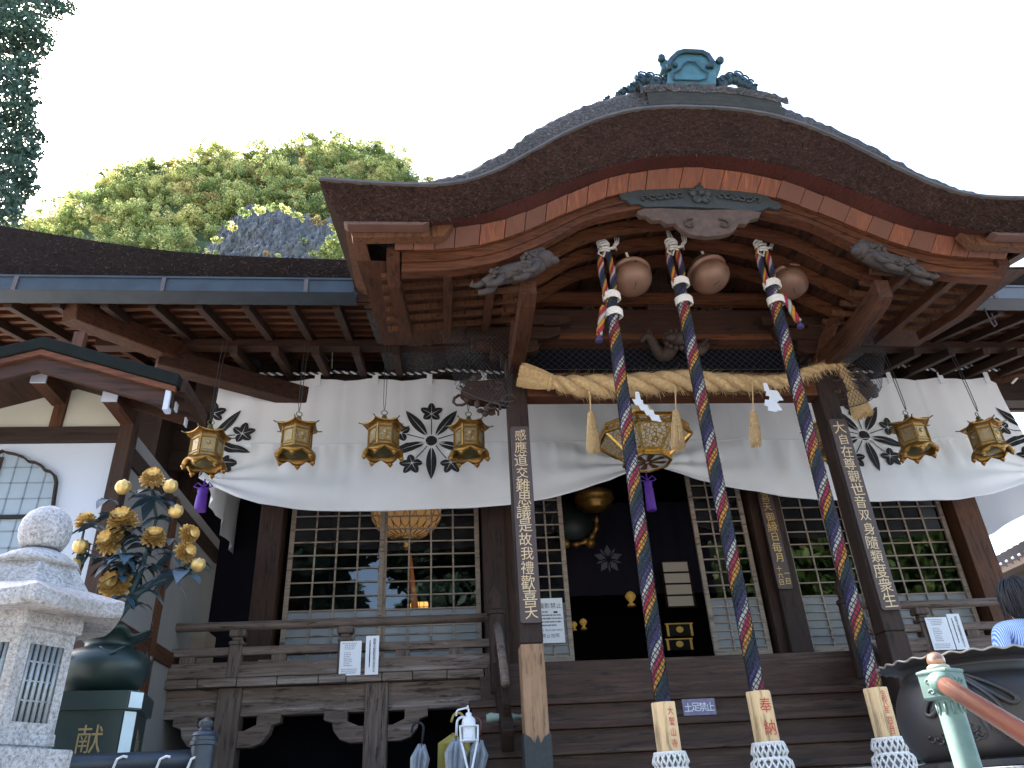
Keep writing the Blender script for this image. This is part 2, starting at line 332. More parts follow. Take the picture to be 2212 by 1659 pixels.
# stair hand rails (two, sloping) with giboshi newels
for sx,lb in ((.72,'sloping timber stair rail left of the stairs, mostly behind the left pillar'),(5.38,'sloping timber stair rail with newel post right of the stairs')):
    t=thing('stair_railing',lb,'stair railing',(sx,9.4,ZP))
    P_(MB().lathe([(.10,ZD-.3),(.10,ZD+.62),(.115,ZD+.63),(.115,ZD+.67),(.075,ZD+.70),(.075,ZD+.76),(.10,ZD+.80),(.10,ZD+.86),(.06,ZD+.93),(.02,ZD+1.0),(.001,ZD+1.01)],16,(sx,9.9,0)),'newel_post','dark_z',t,smooth=True,ang=40)
    P_(MB().tube([(sx,9.9,ZD+.52),(sx,9.5,ZD+.30),(sx,8.85,ZD-.35)],.05,10),'hand_rail','grey_x',t,smooth=True)
    P_(MB().bar((sx,9.9,ZD+.25),(sx,8.85,ZD-.60),.08,.12),'middle_rail','dark_x',t,bevel=.01)
    P_(MB().bar((sx,9.95,ZD-.02),(sx,8.82,ZD-.92),.13,.26),'string_board','dark_x',t,bevel=.01)
# ---------------------------------------------------------------- entrance portico with its curved gable roof
port=thing('entrance_portico','portico with undulating bark-roofed gable standing on two square pillars','portico',(CX,8.6,ZP))
def Q_(mb,name,mat,par=port,**k): return mb.build(name,M[mat] if isinstance(mat,str) else mat,par,**k)
def cv(us,zs): return lambda u: float(np.interp(abs(u),us,zs))
from numpy import polyfit
def smoothcv(us,zs):
    g=np.linspace(0,us[-1],400); z=np.interp(g,us,zs); k=np.hanning(45); k/=k.sum(); zp=np.concatenate([z[22:0:-1],z,np.full(22,z[-1])+(z[-1]-z[-2])*np.arange(1,23)]); zz=np.convolve(zp,k,'valid')
    return lambda u: float(np.interp(abs(u),g,zz))
trim=smoothcv([0,.25,.5,.86,1.25,1.63,2.01,2.4,2.76,3.1,3.6,4.35],[7.10,7.10,7.08,7.01,6.85,6.62,6.33,6.03,5.84,5.78,5.78,5.83])
thb=smoothcv([0,.5,.91,1.3,1.66,2.02,2.55,3.0,3.3,4.35],[6.51,6.47,6.38,6.22,6.02,5.84,5.56,5.42,5.40,5.39])
redb=smoothcv([0,.5,1.0,1.28,1.6,1.95,2.4,2.9,3.5,4.35],[6.62,6.57,6.45,6.32,6.15,5.94,5.72,5.61,5.56,5.55])
bdb=smoothcv([0,.65,1.03,1.63,2.2,2.6,3.0,4.35],[6.33,6.29,6.2,5.9,5.57,5.42,5.34,5.30])
hfb=smoothcv([0,.7,1.25,1.4,1.8,2.4,2.9,3.5,4.35],[6.22,6.13,5.98,5.92,5.64,5.31,5.19,5.15,5.15])
UM=4.29; U=np.linspace(-UM,UM,181)
SL=.12
def lip(u): return (.40 if u<0 else .30)*max(0,min(1,(3.45-abs(u))/1.5))**.8
def X_(u,Y): return CX+u*(1-.018*(Y-6))
def row(fy,fz,us=U): return [(X_(u,fy),fy,fz(u)) for u in us]
rnd=np.random.default_rng(5)
# bark edge (leaning face) with slight roughness
rows=[]
for i,t in enumerate(np.linspace(0,1,13)):
    r=[]
    for u in U:
        uu=u*(1-.055*t); z=trim(u)*(1-t)+(thb(uu)+.07)*t
        r.append((X_(uu,6.0),6.02+.20*t+rnd.normal(0,.006),z+(rnd.normal(0,.004) if 0<i<12 else 0)))
    rows.append(r)
Q_(MB().grid(rows),'bark_edge','bark',smooth=True)
# loose bark fibres over the cut edge
def fibre_mat():
    m,n,b=base_mat('bark_fibre'); gi=n.nodes.new('ShaderNodeNewGeometry'); n.links.new(ramp(n,gi.outputs['Random Per Island'],[(.2,(.010,.007,.006)),(.6,(.036,.024,.019)),(.95,(.10,.068,.05))]),b.inputs['Base Color']); b.inputs['Roughness'].default_value=.95; b.inputs['Specular IOR Level'].default_value=.1; return m
M['fibre']=fibre_mat()
def fibres(n,fn,seed,parent,ln=.05,wd=.004,out=.018):
    r=random.Random(seed); b=MB()
    for i in range(n):
        p=Vector(fn(r.random(),r.random())); d=Vector((r.uniform(-.9,.9),-r.uniform(.05,.35),r.uniform(-1,.3))).normalized(); L=ln*r.uniform(.4,1.2); s=Vector((r.uniform(-1,1),0,r.uniform(-1,1))).normalized()*wd*r.uniform(.5,1.3); p.y-=.004; e=p+d*L; e.y=min(e.y,p.y-.002); b.add([p-s,p+s,e+s*.4,e-s*.4],[(0,1,2,3)])
    return b.build('bark_fibres',M['fibre'],parent)
def bark_at(a,t):
    u=-UM+2*UM*a; uu=u*(1-.055*t); return (X_(uu,6.0),6.02+.20*t,trim(u)*(1-t)+(thb(uu)+.07)*t)
fibres(9000,bark_at,61,port)
fibres(900,lambda a,t:bark_at(a,.93+.07*t),62,port,.07)
zl=lambda x: float(np.interp(x,[p[0] for p in L],[p[1] for p in L]))
fibres(3500,lambda a,t:(-7.4+6.6*a,8.28+.17*t,(zl(-7.4+6.6*a)-.04)*(1-t)+6.15*t),63,hall,.06)
fibres(500,lambda a,t:(-7.4+6.6*a,8.29,zl(-7.4+6.6*a)-.02),64,hall,.05)
# thin trim board
b=MB(); b.grid([[(X_(u,6),5.985,trim(u)+.005) for u in U],[(X_(u,6),5.985,trim(u)+.035) for u in U],[(X_(u,6),6.05,trim(u)+.035) for u in U]]); b.grid([[(X_(u,6),6.03,trim(u)+.0) for u in U],[(X_(u,6),5.985,trim(u)+.005) for u in U]])
Q_(b,'edge_trim',plain('grey_edge_board',(.09,.08,.075),.8,0,.4,6,.2))
# roof top: lip rising over the trim, then back
r0=[(X_(u,6),6.02,trim(u)+.035) for u in U]; r1=[(X_(u,6),6.03,trim(u)+.035+lip(u)*.45) for u in U]; r2=[(X_(u,6),6.06+rnd.normal(0,.008),trim(u)+.035+lip(u)*.8+rnd.normal(0,.008)) for u in U]
r3=[(X_(u,6.1),6.16,trim(u)+.04+lip(u)+rnd.normal(0,.012)) for u in U]; rr=[r0,r1,r2,r3]
for Y in (6.4,7,8,9.5,12): rr.append([(X_(u,Y),Y,trim(u)+.04+lip(u)+SL*(Y-6.16)+rnd.normal(0,.01)) for u in U])
Q_(MB().grid(rr),'roof_top','bark_top',smooth=True)
# mossy layered crest course at the middle of the roof
us=np.linspace(-.62,1.0,24); b=MB()
for k in range(3):
    y0=5.99-.004*k; z0=.05+.07*k
    b.grid([[(X_(u,6),y0,trim(u)+z0) for u in us],[(X_(u,6),y0-.003,trim(u)+z0+.07) for u in us],[(X_(u,6),y0+.1,trim(u)+z0+.075) for u in us]])
Q_(b,'crest_course',plain('mossy_dark_boards',(.028,.027,.019),.9,0,.5,12,.4)); b=MB(); us2=np.linspace(-.70,1.08,40); b.grid([[(X_(u,6),5.972,trim(u)+.245+rnd.normal(0,.008)) for u in us2],[(X_(u,6),5.955+rnd.normal(0,.008),trim(u)+.30+rnd.normal(0,.008)) for u in us2],[(X_(u,6),5.96+rnd.normal(0,.008),trim(u)+.36+rnd.normal(0,.01)) for u in us2],[(X_(u,6),6.03,trim(u)+.43+rnd.normal(0,.012)) for u in us2],[(X_(u,6),6.3,trim(u)+.49) for u in us2]])
Q_(b,'crest_cap','bark_top')
# red layer: soffit between bark edge and boards
rows=[]
for t in np.linspace(0,1,4): rows.append([(X_(u,6.3),6.215+.24*t,(thb(u)+.065)*(1-t)+(redb(u)+.0)*t) for u in np.linspace(-4.05,4.05,181)])
Q_(MB().grid(rows),'red_bark_layer','red')
# boards
uu=-3.55; b=MB(); 
while uu<3.5:
    wd=rx.uniform(.20,.29); sk=.05*(1 if uu>-.5 else .35); j=rx.uniform(-.008,.008)
    A=[(uu+.004,6.46+j,redb(uu)),(uu+wd-.004,6.46+j,redb(uu+wd)),(uu+wd-.004-sk,6.60+j,bdb(uu+wd-sk)+.085),(uu+.004-sk,6.60+j,bdb(uu-sk)+.085)]
    q=[(X_(a,6.5),y,z) for a,y,z in A]; q2=[(x,y+.05,z+.02) for x,y,z in q]
    b.add(q+q2,[(0,1,2,3),(7,6,5,4),(0,4,5,1),(1,5,6,2),(2,6,7,3),(3,7,4,0)]); uu+=wd
mb_=base_mat('orange_cypress_boards'); m_,n_,bs_=mb_
f=noise(n_,7,8,(5,1,.4),.65,.5); gi=n_.nodes.new('ShaderNodeNewGeometry'); 
c=ramp(n_,f,[(.3,(.07,.013,.003)),(.55,(.165,.038,.007)),(.75,(.33,.10,.022))]); c=mixc(n_,gi.outputs['Random Per Island'],c,(.085,.022,.006))
n_.links.new(c,bs_.inputs['Base Color']); bs_.inputs['Roughness'].default_value=.6; bump(n_,bs_,f,.3,.004)
Q_(b,'gable_boards',m_)
# hafu: curved barge board with moulding
def band(mb,us,y0,y1,zt,zb):
    F=[(X_(u,6.7),y0,zt(u)) for u in us]; G=[(X_(u,6.7),y0,zb(u)) for u in us]; Hh=[(X_(u,6.7),y1,zb(u)) for u in us]; K=[(X_(u,6.7),y1,zt(u)) for u in us]
    mb.grid([K,F,G,Hh,K])
us=np.linspace(-3.5,3.5,120); b=MB(); band(b,us,6.66,6.78,lambda u:bdb(u)+.15,hfb)
for e in (0,-1):
    u=us[e]; b.add([(X_(u,6.7),6.66,bdb(u)+.15),(X_(u,6.7),6.66,hfb(u)),(X_(u,6.7),6.78,hfb(u)),(X_(u,6.7),6.78,bdb(u)+.15)],[(0,1,2,3)])
Q_(b,'barge_board','warm_x')
b=MB(); mid=lambda u:(bdb(u)+.12)*.5+hfb(u)*.5
band(b,us,6.635,6.66,lambda u:mid(u)+.02,lambda u:mid(u)-.02); band(b,us,6.62,6.66,lambda u:bdb(u)+.14,lambda u:bdb(u)+.085); band(b,us,6.64,6.70,lambda u:hfb(u)+.045,lambda u:hfb(u)-.004)
Q_(b,'barge_moulding','warm_x')
m_,n_,b_=base_mat('matt_dark_bark'); df=n_.nodes.new('ShaderNodeBsdfDiffuse'); n_.links.new(ramp(n_,noise(n_,30,6),[(.3,(.008,.006,.005)),(.7,(.03,.02,.016))]),df.inputs[0]); n_.links.new(df.outputs[0],n_.nodes['Material Output'].inputs[0]); M['edge_matt']=m_
# wing ends: flat eave boards at both sides of the gable
for s in (-1,1):
    q=MB(); 
    E0=(-.98,6.22,5.45); E1=tuple(pt(770,632,8.2)); mi=lambda p: p if s<0 else (2*CX-p[0],p[1],p[2])
    q.add([mi(p) for p in ((CX-4.29,6.03,5.82),E0,E1,(E1[0]-.01,E1[1],E1[2]+.12))],[(0,1,2,3)]); Q_(q,'side_edge',M['edge_matt'])
    q=MB().prism([(CX+s*4.04,5.455),(CX+s*3.15,5.465),(CX+s*3.22,5.425),(CX+s*4.0,5.415)],6.2,6.33); Q_(q,'eave_fillet',plain('pinkish_eave_board',(.11,.050,.034),.7,0,.25,5,.1),bevel=.006)
    q=MB().prism([(CX+s*4.0,5.56),(CX+s*2.9,5.58),(CX+s*3.0,5.40),(CX+s*3.96,5.36)],6.34,6.46); Q_(q,'eave_board','board',bevel=.006)
    # verge soffit board
    I0=tuple(pt(786,510,6.47)); I1=tuple(pt(824,646,8.2)); q=MB()
    P4=[mi(p) for p in (E0,I0,I1,E1)]; q.add(P4+[(x,y,z+.05) for x,y,z in P4],[(0,1,2,3),(7,6,5,4),(0,4,5,1),(1,5,6,2),(2,6,7,3),(3,7,4,0)])
    Q_(q,'verge_board','board')
    # curved end rafter and inner rafter
    pts=[(CX+s*3.55,6.62,5.33),(CX+s*3.55,7.0,5.20),(CX+s*3.5,7.5,5.18),(CX+s*3.45,8.2,5.30)]
    for i in range(3): pass
    q=MB(); W_=.07
    up=[(x,y,z+.13) for x,y,z in pts]
    q.grid([[(x-W_,y,z) for x,y,z in pts],[(x+W_,y,z) for x,y,z in pts],[(x+W_,y,z) for x,y,z in up],[(x-W_,y,z) for x,y,z in up],[(x-W_,y,z) for x,y,z in pts]])
    x,y,z=pts[0]; q.add([(x-W_,y,z),(x+W_,y,z),(x+W_,y,z+.13),(x-W_,y,z+.13)],[(0,1,2,3)])
    Q_(q,'end_rafter','warm_y')
    for xo in (2.95,2.45): Q_(MB().bar((CX+s*xo,6.75,hfb(xo)+.05),(CX+s*xo,8.45,hfb(xo)+.25),.10,.12),'wing_rafter','warm_y',bevel=.008)
    for k,Y in enumerate((6.95,7.2,7.45,7.7,7.95,8.2)): Q_(MB().bar((CX+s*2.1,Y,hfb(2.5)+.16+.10*(Y-6.7)),(CX+s*3.7,Y,hfb(3.4)+.13+.10*(Y-6.7)),.05,.06),'wing_batten','pale_x' if 0 else 'board')
# soffit: board sheet, arcs and battens
us=np.linspace(-4.0,4.0,140)
def inn(u,Y): return hfb(u)+.20+.11*(Y-6.7)
Q_(MB().grid([[(X_(u,Y),Y,inn(u,Y)) for u in us] for Y in (6.72,7.3,8.0,8.8)]),'soffit_boards','warm_y')
ua=np.linspace(-2.35,2.35,80)
for Y in (7.12,7.55,8.0):
    b=MB(); F=lambda u,dz:inn(u,Y)-dz
    b.grid([[(X_(u,Y),Y-.05,F(u,.05)) for u in ua],[(X_(u,Y),Y-.05,F(u,.19)) for u in ua],[(X_(u,Y),Y+.05,F(u,.19)) for u in ua],[(X_(u,Y),Y+.05,F(u,.05)) for u in ua]])
    Q_(b,'curved_rib','warm_x')
for u in np.arange(-2.25,2.3,.375):
    Q_(MB().bar((X_(u,6.75),6.75,inn(u,6.75)-.03),(X_(u,8.6),8.6,inn(u,8.6)-.03),.05,.06),'soffit_batten','wood_y')
# pillars
PXL=(.866,1.122); PXR=(4.995,5.255)
for k,(x0,x1) in enumerate((PXL,PXR)):
    p=Q_(MB().box(x0,x1,YP,YP+.26,ZP,1.6),'pillar',"pillar_new" if k==0 else 'dark_z',bevel=.02,label='portico pillar with pale new wood at its foot' if k==0 else 'dark brown portico pillar')
    Q_(MB().box(x0+.001,x1-.001,YP+.002,YP+.258,1.6,5.2),'upper_shaft','dark_z',p,bevel=.02)
    cxp=(x0+x1)/2
    Q_(MB().prism([(x0-.012,ZP),(x1+.012,ZP),(x1+.012,.72),(cxp+.07,.68),(cxp+.03,.62),(cxp,.70),(cxp-.03,.62),(cxp-.07,.68),(x0-.012,.72)],YP-.014,YP+.27),'metal_shoe','plaque',p)
# main beam, upper beam, panels
Q_(MB().box(PXL[1],PXR[0],YP+.0,YP+.24,4.63,4.98),'rainbow_beam','warm_x',bevel=.02)
zt0=float(pt(1450,725,YP)[2]); zt1=float(pt(1450,672,YP)[2])
Q_(MB().box(.6,5.5,YP-.04,YP+.24,zt0,zt1),'upper_beam','wood_x',bevel=.02)
Q_(MB().box(.5,5.6,YP-.07,YP+.25,zt0-.10,zt0-.01),'beam_fillet','warm_x',bevel=.01)
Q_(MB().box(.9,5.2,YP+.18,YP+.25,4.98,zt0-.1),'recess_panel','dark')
Q_(MB().box(.0,6.1,YP+.2,YP+.26,zt1,6.7),'gable_wall','wood_x')
# scroll relief on upper beam
b=MB()
for s in (-1,1):
    for k in range(3):
        c=(CX+s*(1.75-.12*k),YP-.045,(zt0+zt1)/2+.03*math.sin(k*2)); b.tube([(c[0]+s*(.10-.012*a)*math.cos(a*.7),c[1],c[2]+(.09-.011*a)*math.sin(a*.7)) for a in range(8)],.010,5)
Q_(b,'scroll_relief','carve_dark')
# nose beams running forward to the carved animal heads
def carving(seed,c,size,n=38,elong=(1.0,.5,.35),tilt=0):
    r=random.Random(seed); b=MB()
    for i in range(n):
        t=r.random()*2-1; a=r.uniform(0,2*PI); rad=(1-abs(t)**2*.6)
        p=Vector((t*size*elong[0],r.uniform(-.5,.5)*size*elong[1],math.sin(a)*size*elong[2]*rad))
        p=Matrix.Rotation(tilt,3,'Y')@p; s=size*r.uniform(.10,.21)
        if r.random()<.6: b.ball(Vector(c)+p,s,8,6,(r.uniform(.7,1.5),r.uniform(.6,1),r.uniform(.6,1.2)))
        else:
            k0=r.uniform(0,6); b.tube([Vector(c)+p+Vector(((s*1.5-.02*q*s)*math.cos(k0+q*.8),-.2*s*q*.3,(s*1.5-.15*q*s)*math.sin(k0+q*.8))) for q in range(8)],s*.30,6)
    return b
def beast(c,size,s):     # crouching carved beast: body, head, muzzle, ears, mane curls, legs, tail
    b=MB(); c=Vector(c); S=size
    V=lambda x,y,z: c+Vector((s*x*S,y*S,z*S))
    b.tube([V(-.95,0,-.28),V(-.7,0,-.18),V(-.35,0,-.02),V(0,0,.08),V(.35,0,.22),V(.62,-.04,.36)],[.10*S,.17*S,.25*S,.27*S,.25*S,.22*S],10)
    b.ball(V(.72,-.08,.44),.25*S,10,8); b.ball(V(.90,-.14,.36),.15*S,8,6,(1.2,1,.8)); b.ball(V(.64,-.1,.66),.08*S,6,5,(.7,.7,1.4)); b.ball(V(.86,.06,.62),.08*S,6,5,(.7,.7,1.4))
    for k in range(16): a=k*.7; b.ball(V(.50-.018*k+.16*math.cos(a),-.16,.34+.22*math.sin(a)),.085*S,6,5)
    for dx,dz,y in ((.25,-.22,-.16),(.48,-.02,-.2),(-.45,-.40,-.14),(-.65,-.48,.1)): b.tube([V(dx,y,dz+.22),V(dx-.12,y-.05,dz),V(dx-.30,y-.06,dz-.08),V(dx-.42,y-.06,dz-.08)],[.12*S,.10*S,.075*S,.07*S],7)
    rb=random.Random(int(abs(c.x)*100))
    for k in range(60):
        t=rb.uniform(-.75,.6); a=rb.uniform(0,2*PI); rr_=.24*S; q=V(t,0,.06+.28*t)+Vector((0,-abs(math.cos(a))*rr_,math.sin(a)*rr_*.9)); b.ball(q,S*rb.uniform(.035,.075),6,4,(1.3,1,.8))
    for k in range(14):
        q=V(.35+.03*k,-.1,.50+.012*k); b.tube([q,q+Vector((-s*S*.07,-.02,S*.10)),q+Vector((-s*S*.17,-.02,S*.12))],[S*.04,S*.03,S*.01],5)
    b.tube([V(-.9,0,-.26),V(-1.1,-.05,-.42),V(-1.25,-.05,-.40),V(-1.22,-.05,-.28)],[.09*S,.08*S,.06*S,.03*S],7)
    return b
for s,xc in ((-1,.99),(1,5.125)):
    zb=float(pt(1135,640,6.95)[2])
    b=MB(); P0=[(8.5,zb+.02),(7.6,zb-.06),(6.95,zb-.02),(6.78,zb+.03)]
    W_=.085
    lo=[(xc,y,z-.12) for y,z in P0]; hi=[(xc,y,z+.12) for y,z in P0]
    b.grid([[(x-W_,y,z) for x,y,z in lo],[(x+W_,y,z) for x,y,z in lo],[(x+W_,y,z) for x,y,z in hi],[(x-W_,y,z) for x,y,z in hi],[(x-W_,y,z) for x,y,z in lo]])
    x,y,z=lo[-1]; b.add([(x-W_,y,z),(x+W_,y,z),(x+W_,y,z+.24),(x-W_,y,z+.24)],[(0,1,2,3)])
    Q_(b,'nose_beam','warm_y')
    a_=pt(1120,600,6.72) if s<0 else pt(1915,580,6.72)
    Q_(beast((a_[0],6.66,a_[2]),.42,-s if s<0 else -s),'carved_beast','carve',smooth=True)
    # bracket set on the pillar
    b=MB(); 
    for i,(hw,z0,z1) in enumerate(((.17,5.2,5.30),(.30,5.32,5.44),(.55,5.46,5.58),(.75,5.62,5.76))): b.box(xc-hw,xc+hw,YP-.10-.03*i,YP+.3,z0,z1)
    for dx in (-.5,0,.5): b.box(xc+dx-.11,xc+dx+.11,YP-.2,YP+.25,5.585,5.65); 
    b.prism([(xc-.62,5.58),(xc-.6,5.46),(xc-.45,5.40),(xc+.45,5.40),(xc+.6,5.46),(xc+.62,5.58)],YP-.17,YP-.06)
    b.prism([(xc-.32,5.32),(xc-.3,5.24),(xc-.2,5.2),(xc+.2,5.2),(xc+.3,5.24),(xc+.32,5.32)],YP-.14,YP-.05)
    Q_(b,'bracket_set','wood_x',bevel=.012)
    # curved strut below the nose beam
    Q_(MB().tube([(xc,YP-.02,5.05),(xc,YP-.18,5.2),(xc,YP-.35,5.32),(xc,YP-.6,5.4)],[.09,.10,.09,.08],6),'curved_bracket','warm_y')
    # elephant-like carved nosing outside each pillar
    n_=pt(1050,855,YP) if s<0 else pt(1850,835,YP)
    Q_(carving(11+s,(xc+s*.42,YP+.08,float(n_[2])+.05),.32,34,(1,.5,.8)),'carved_nosing','carve_dark',smooth=True)
    Q_(MB().prism([(xc+s*.12,4.55),(xc+s*.60,4.60),(xc+s*.72,4.72),(xc+s*.62,4.86),(xc+s*.12,4.92)],YP+.02,YP+.22),'beam_end','wood_x',bevel=.02)
# dragon carving in the recess, frog-leg carvings above
def dragon(c,S):
    b=MB(); c=Vector(c)
    sp=[c+Vector((S*(-.9+1.8*t),-.06-.05*math.sin(t*17),S*.26*math.sin(t*13+.5)*(1-.35*t))) for t in np.linspace(0,1,60)]
    b.tube(sp,[S*(.05+.13*math.sin(PI*min(1,t*1.0))**.7) for t in np.linspace(0,1,60)],10)
    for i in range(4,58,2): b.ball(sp[i]+Vector((0,-.06,S*.1)),S*.055,6,4,(.5,1,1.5))
    h=c+Vector((-.05*S,-.22,.02)); b.ball(h,S*.2,10,8,(1.2,1,.9)); b.ball(h+Vector((-S*.2,-.08,-S*.06)),S*.13,8,6,(1.3,1,.8))
    for s in (-1,1): b.tube([h+Vector((S*.08,-.02,S*.14)),h+Vector((S*.22+s*.05,-.04,S*.26)),h+Vector((S*.36+s*.05,0,S*.30))],[.025,.02,.008],6)
    for k in range(14): a=k*.5; b.ball(h+Vector((S*.3*math.cos(a),.02,S*.26*math.sin(a))),S*.075,6,5)
    return b
dg=pt(1460,750,YP-.05); Q_(dragon((dg[0],YP+.0,dg[2]),.52),'dragon_carving','carve_dark',smooth=True)
fz=float(pt(1450,655,YP)[2]); Q_(carving(5,(CX-.62,YP+.12,fz-.02),.33,44,(1.2,.4,.35)),'floral_carving','carve_dark',smooth=True); Q_(carving(6,(CX+.62,YP+.12,fz-.02),.33,44,(1.2,.4,.35)),'floral_carving','carve_dark',smooth=True)
b=MB(); zz=zt1
for hw,h0,h1 in ((.20,0,.10),(.13,.10,.30),(.22,.30,.42),(.16,.42,.8)): b.box(CX-hw,CX+hw,YP-.04,YP+.2,zz+h0,zz+h1)
Q_(b,'king_strut','wood_z',bevel=.015)
# cartouche plaque and gegyo pendant on the gable
pl=[(1338,421),(1345,412),(1362,415),(1372,408),(1392,411),(1420,405),(1480,402),(1540,403),(1600,410),(1640,418),(1655,422),(1668,432),(1682,436),(1690,447),(1676,452),(1660,447),(1645,455),(1625,456),(1560,450),(1500,447),(1440,446),(1395,447),(1380,440),(1362,441),(1352,432),(1342,430)]
pq=Q_(MB().ex(pl,6.60,.035),'flower_plaque','plaque')
b=MB(); c=pt(1513,420,6.58)
for k in range(5):
    a=PI/2+k*2*PI/5; d=Vector((math.cos(a),0,math.sin(a)))
    b.ball(Vector(c)+d*.085,.062,8,6,(1,.55,1)); b.tube([Vector(c)+d*.03+Vector((0,-.03,0)),Vector(c)+d*.15+Vector((0,-.035,0))],.008,5)
b.ball(Vector(c)+Vector((0,-.03,0)),.04,8,6)
for s in (-1,1):
    for k in range(6):
        xx=.25+.085*k; b.tube([Vector(c)+Vector((s*(xx+.055*math.cos(q*.9+k)*(1-.1*q)),-.0,-.02-.008*k+.05*math.sin(q*.9+k)*(1-.1*q))) for q in range(7)],.013,5)
Q_(b,'flower_relief','plaque',pq,smooth=True)
pd=[(1376,456),(1390,450),(1430,449),(1470,451),(1520,453),(1570,452),(1610,452),(1645,458),(1640,470),(1622,474),(1612,484),(1596,483),(1590,494),(1578,503),(1560,508),(1527,511),(1496,507),(1478,500),(1466,490),(1458,482),(1440,484),(1428,475),(1408,476),(1396,466),(1382,466)]
pe=Q_(MB().ex(pd,6.56,.07),'pendant_carving',plain('brown_carved_wood',(.085,.048,.030),.8,0,.5,14,.5),bevel=.008)
b=MB()
for s,cx_ in ((1,1492),(-1,1562)):
    c=Vector(pt(cx_,484,6.545)); b.tube([c+Vector((s*(.10-.011*q)*math.cos(q*.75+1.2),0,(.085-.010*q)*math.sin(q*.75+1.2))) for q in range(9)],.014,6)
Q_(b,'scroll_relief','carve_dark',pe,smooth=True)
# ridge-end ornament of green copper
Zr=6.0
ro=Q_(MB().ex([(1440,182),(1446,150),(1430,148),(1424,138),(1422,128),(1428,122),(1436,124),(1444,130),(1452,124),(1464,112),(1476,109),(1516,111),(1530,117),(1538,125),(1546,130),(1553,127),(1559,132),(1558,145),(1548,152),(1548,182)],6.10,.22),'ridge_ornament','copper',bevel=.02)
b=MB(); b.tube([Vector(pt(x,y,6.08)) for x,y in ((1446,150),(1443,140),(1450,128),(1464,115),(1478,111),(1516,113),(1530,120),(1538,132),(1536,146))],.035,8)
b.tube([Vector(pt(x,y,6.08)) for x,y in ((1456,172),(1454,158),(1470,150),(1476,140),(1484,133),(1502,134),(1508,141),(1516,150),(1530,158),(1526,170),(1510,174),(1480,173),(1456,172))],.012,6)
for x,y in ((1428,126),(1555,131)): b.ball(pt(x,y,6.08),.055,8,6)
for x,y in ((1459,140),(1530,142)): b.ball(pt(x,y,6.07),.035,8,6)
Q_(b,'ornament_rim','copper_dark',ro,smooth=True)
for s,pp in ((-1,[(1435,170,.085),(1415,172,.10),(1400,164,.085),(1382,166,.10),(1375,178,.085),(1362,185,.07),(1345,190,.055),(1335,196,.045),(1312,205,.035),(1306,209,.03)]),(1,[(1558,172,.09),(1572,164,.085),(1588,162,.09),(1602,170,.085),(1616,176,.07),(1628,182,.05)])):
    for x,y,r in pp:
        c=Vector(pt(x,y+8,6.2)); b=MB(); b.ball(c,r,9,7,(1,.8,1)); b.tube([c+Vector(((r*.8-.01*q)*math.cos(q*.8),-r*.8,(r*.8-.008*q)*math.sin(q*.8))) for q in range(7)],.012,5); Q_(b,'ridge_scroll','copper_dark',ro,smooth=True)

# ---------------------------------------------------------------- lettering helper (built-in font)
_gc={}
def glyph(ch):
    if ch not in _gc:
        cu=bpy.data.curves.new('g','FONT'); cu.body=ch; cu.resolution_u=2
        o=bpy.data.objects.new('g',cu); SC.collection.objects.link(o); bpy.context.view_layer.update()
        me=bpy.data.meshes.new_from_object(o.evaluated_get(bpy.context.evaluated_depsgraph_get()))
        V=np.array([tuple(v.co) for v in me.vertices]) if len(me.vertices) else np.zeros((0,3)); F=[tuple(p.vertices) for p in me.polygons]
        bpy.data.objects.remove(o); bpy.data.curves.remove(cu); bpy.data.meshes.remove(me)
        if len(V): V=V-np.array([(V[:,0].min()+V[:,0].max())/2,(V[:,1].min()+V[:,1].max())/2,0])
        _gc[ch]=(V,F)
    return _gc[ch]
def column(mb,txt,x,y,z0,z1,size,wide=1.0,rx_=None,slant=0):     # vertical writing, facing -y
    n=len(txt)
    for i,ch in enumerate(txt):
        V,F=glyph(ch); z=z0+(z1-z0)*((i+.5)/n); s=size*(rx_.uniform(.88,1.1) if rx_ else 1); r=(rx_.uniform(-.07,.07) if rx_ else 0); dx=(rx_.uniform(-.06,.06)*size if rx_ else 0)
        q=[(x+dx+s*wide*(a*math.cos(r)-b_*math.sin(r)),y,z+s*(a*math.sin(r)+b_*math.cos(r)+slant*a)) for a,b_,_ in V]; mb.add(q,F)
def line(mb,txt,x0,x1,y,z,size):
    n=len(txt)
    for i,ch in enumerate(txt):
        V,F=glyph(ch); x=x0+(x1-x0)*((i+.5)/n); mb.add([(x+size*a,y,z+size*b_) for a,b_,_ in V],F)
# ---------------------------------------------------------------- white curtain
zN=lambda x,y:float(pt(x,y,YN)[2]); xN=lambda x,y=960:float(pt(x,y,YN)[0])
m_,n_,b_=base_mat('white_curtain_cloth'); f=noise(n_,1.4,5); n_.links.new(ramp(n_,f,[(.3,(.78,.79,.81)),(.7,(.85,.86,.88))]),b_.inputs['Base Color']); b_.inputs['Roughness'].default_value=.95; b_.inputs['Specular IOR Level'].default_value=.1
wv=noise(n_,90,2); bump(n_,b_,wv,.12,.002)
tl=n_.nodes.new('ShaderNodeBsdfTranslucent'); tl.inputs[0].default_value=(.75,.75,.76,1); ms=n_.nodes.new('ShaderNodeMixShader'); ms.inputs[0].default_value=.22
n_.links.new(b_.outputs[0],ms.inputs[1]); n_.links.new(tl.outputs[0],ms.inputs[2]); n_.links.new(ms.outputs[0],n_.nodes['Material Output'].inputs[0]); M['cloth']=m_
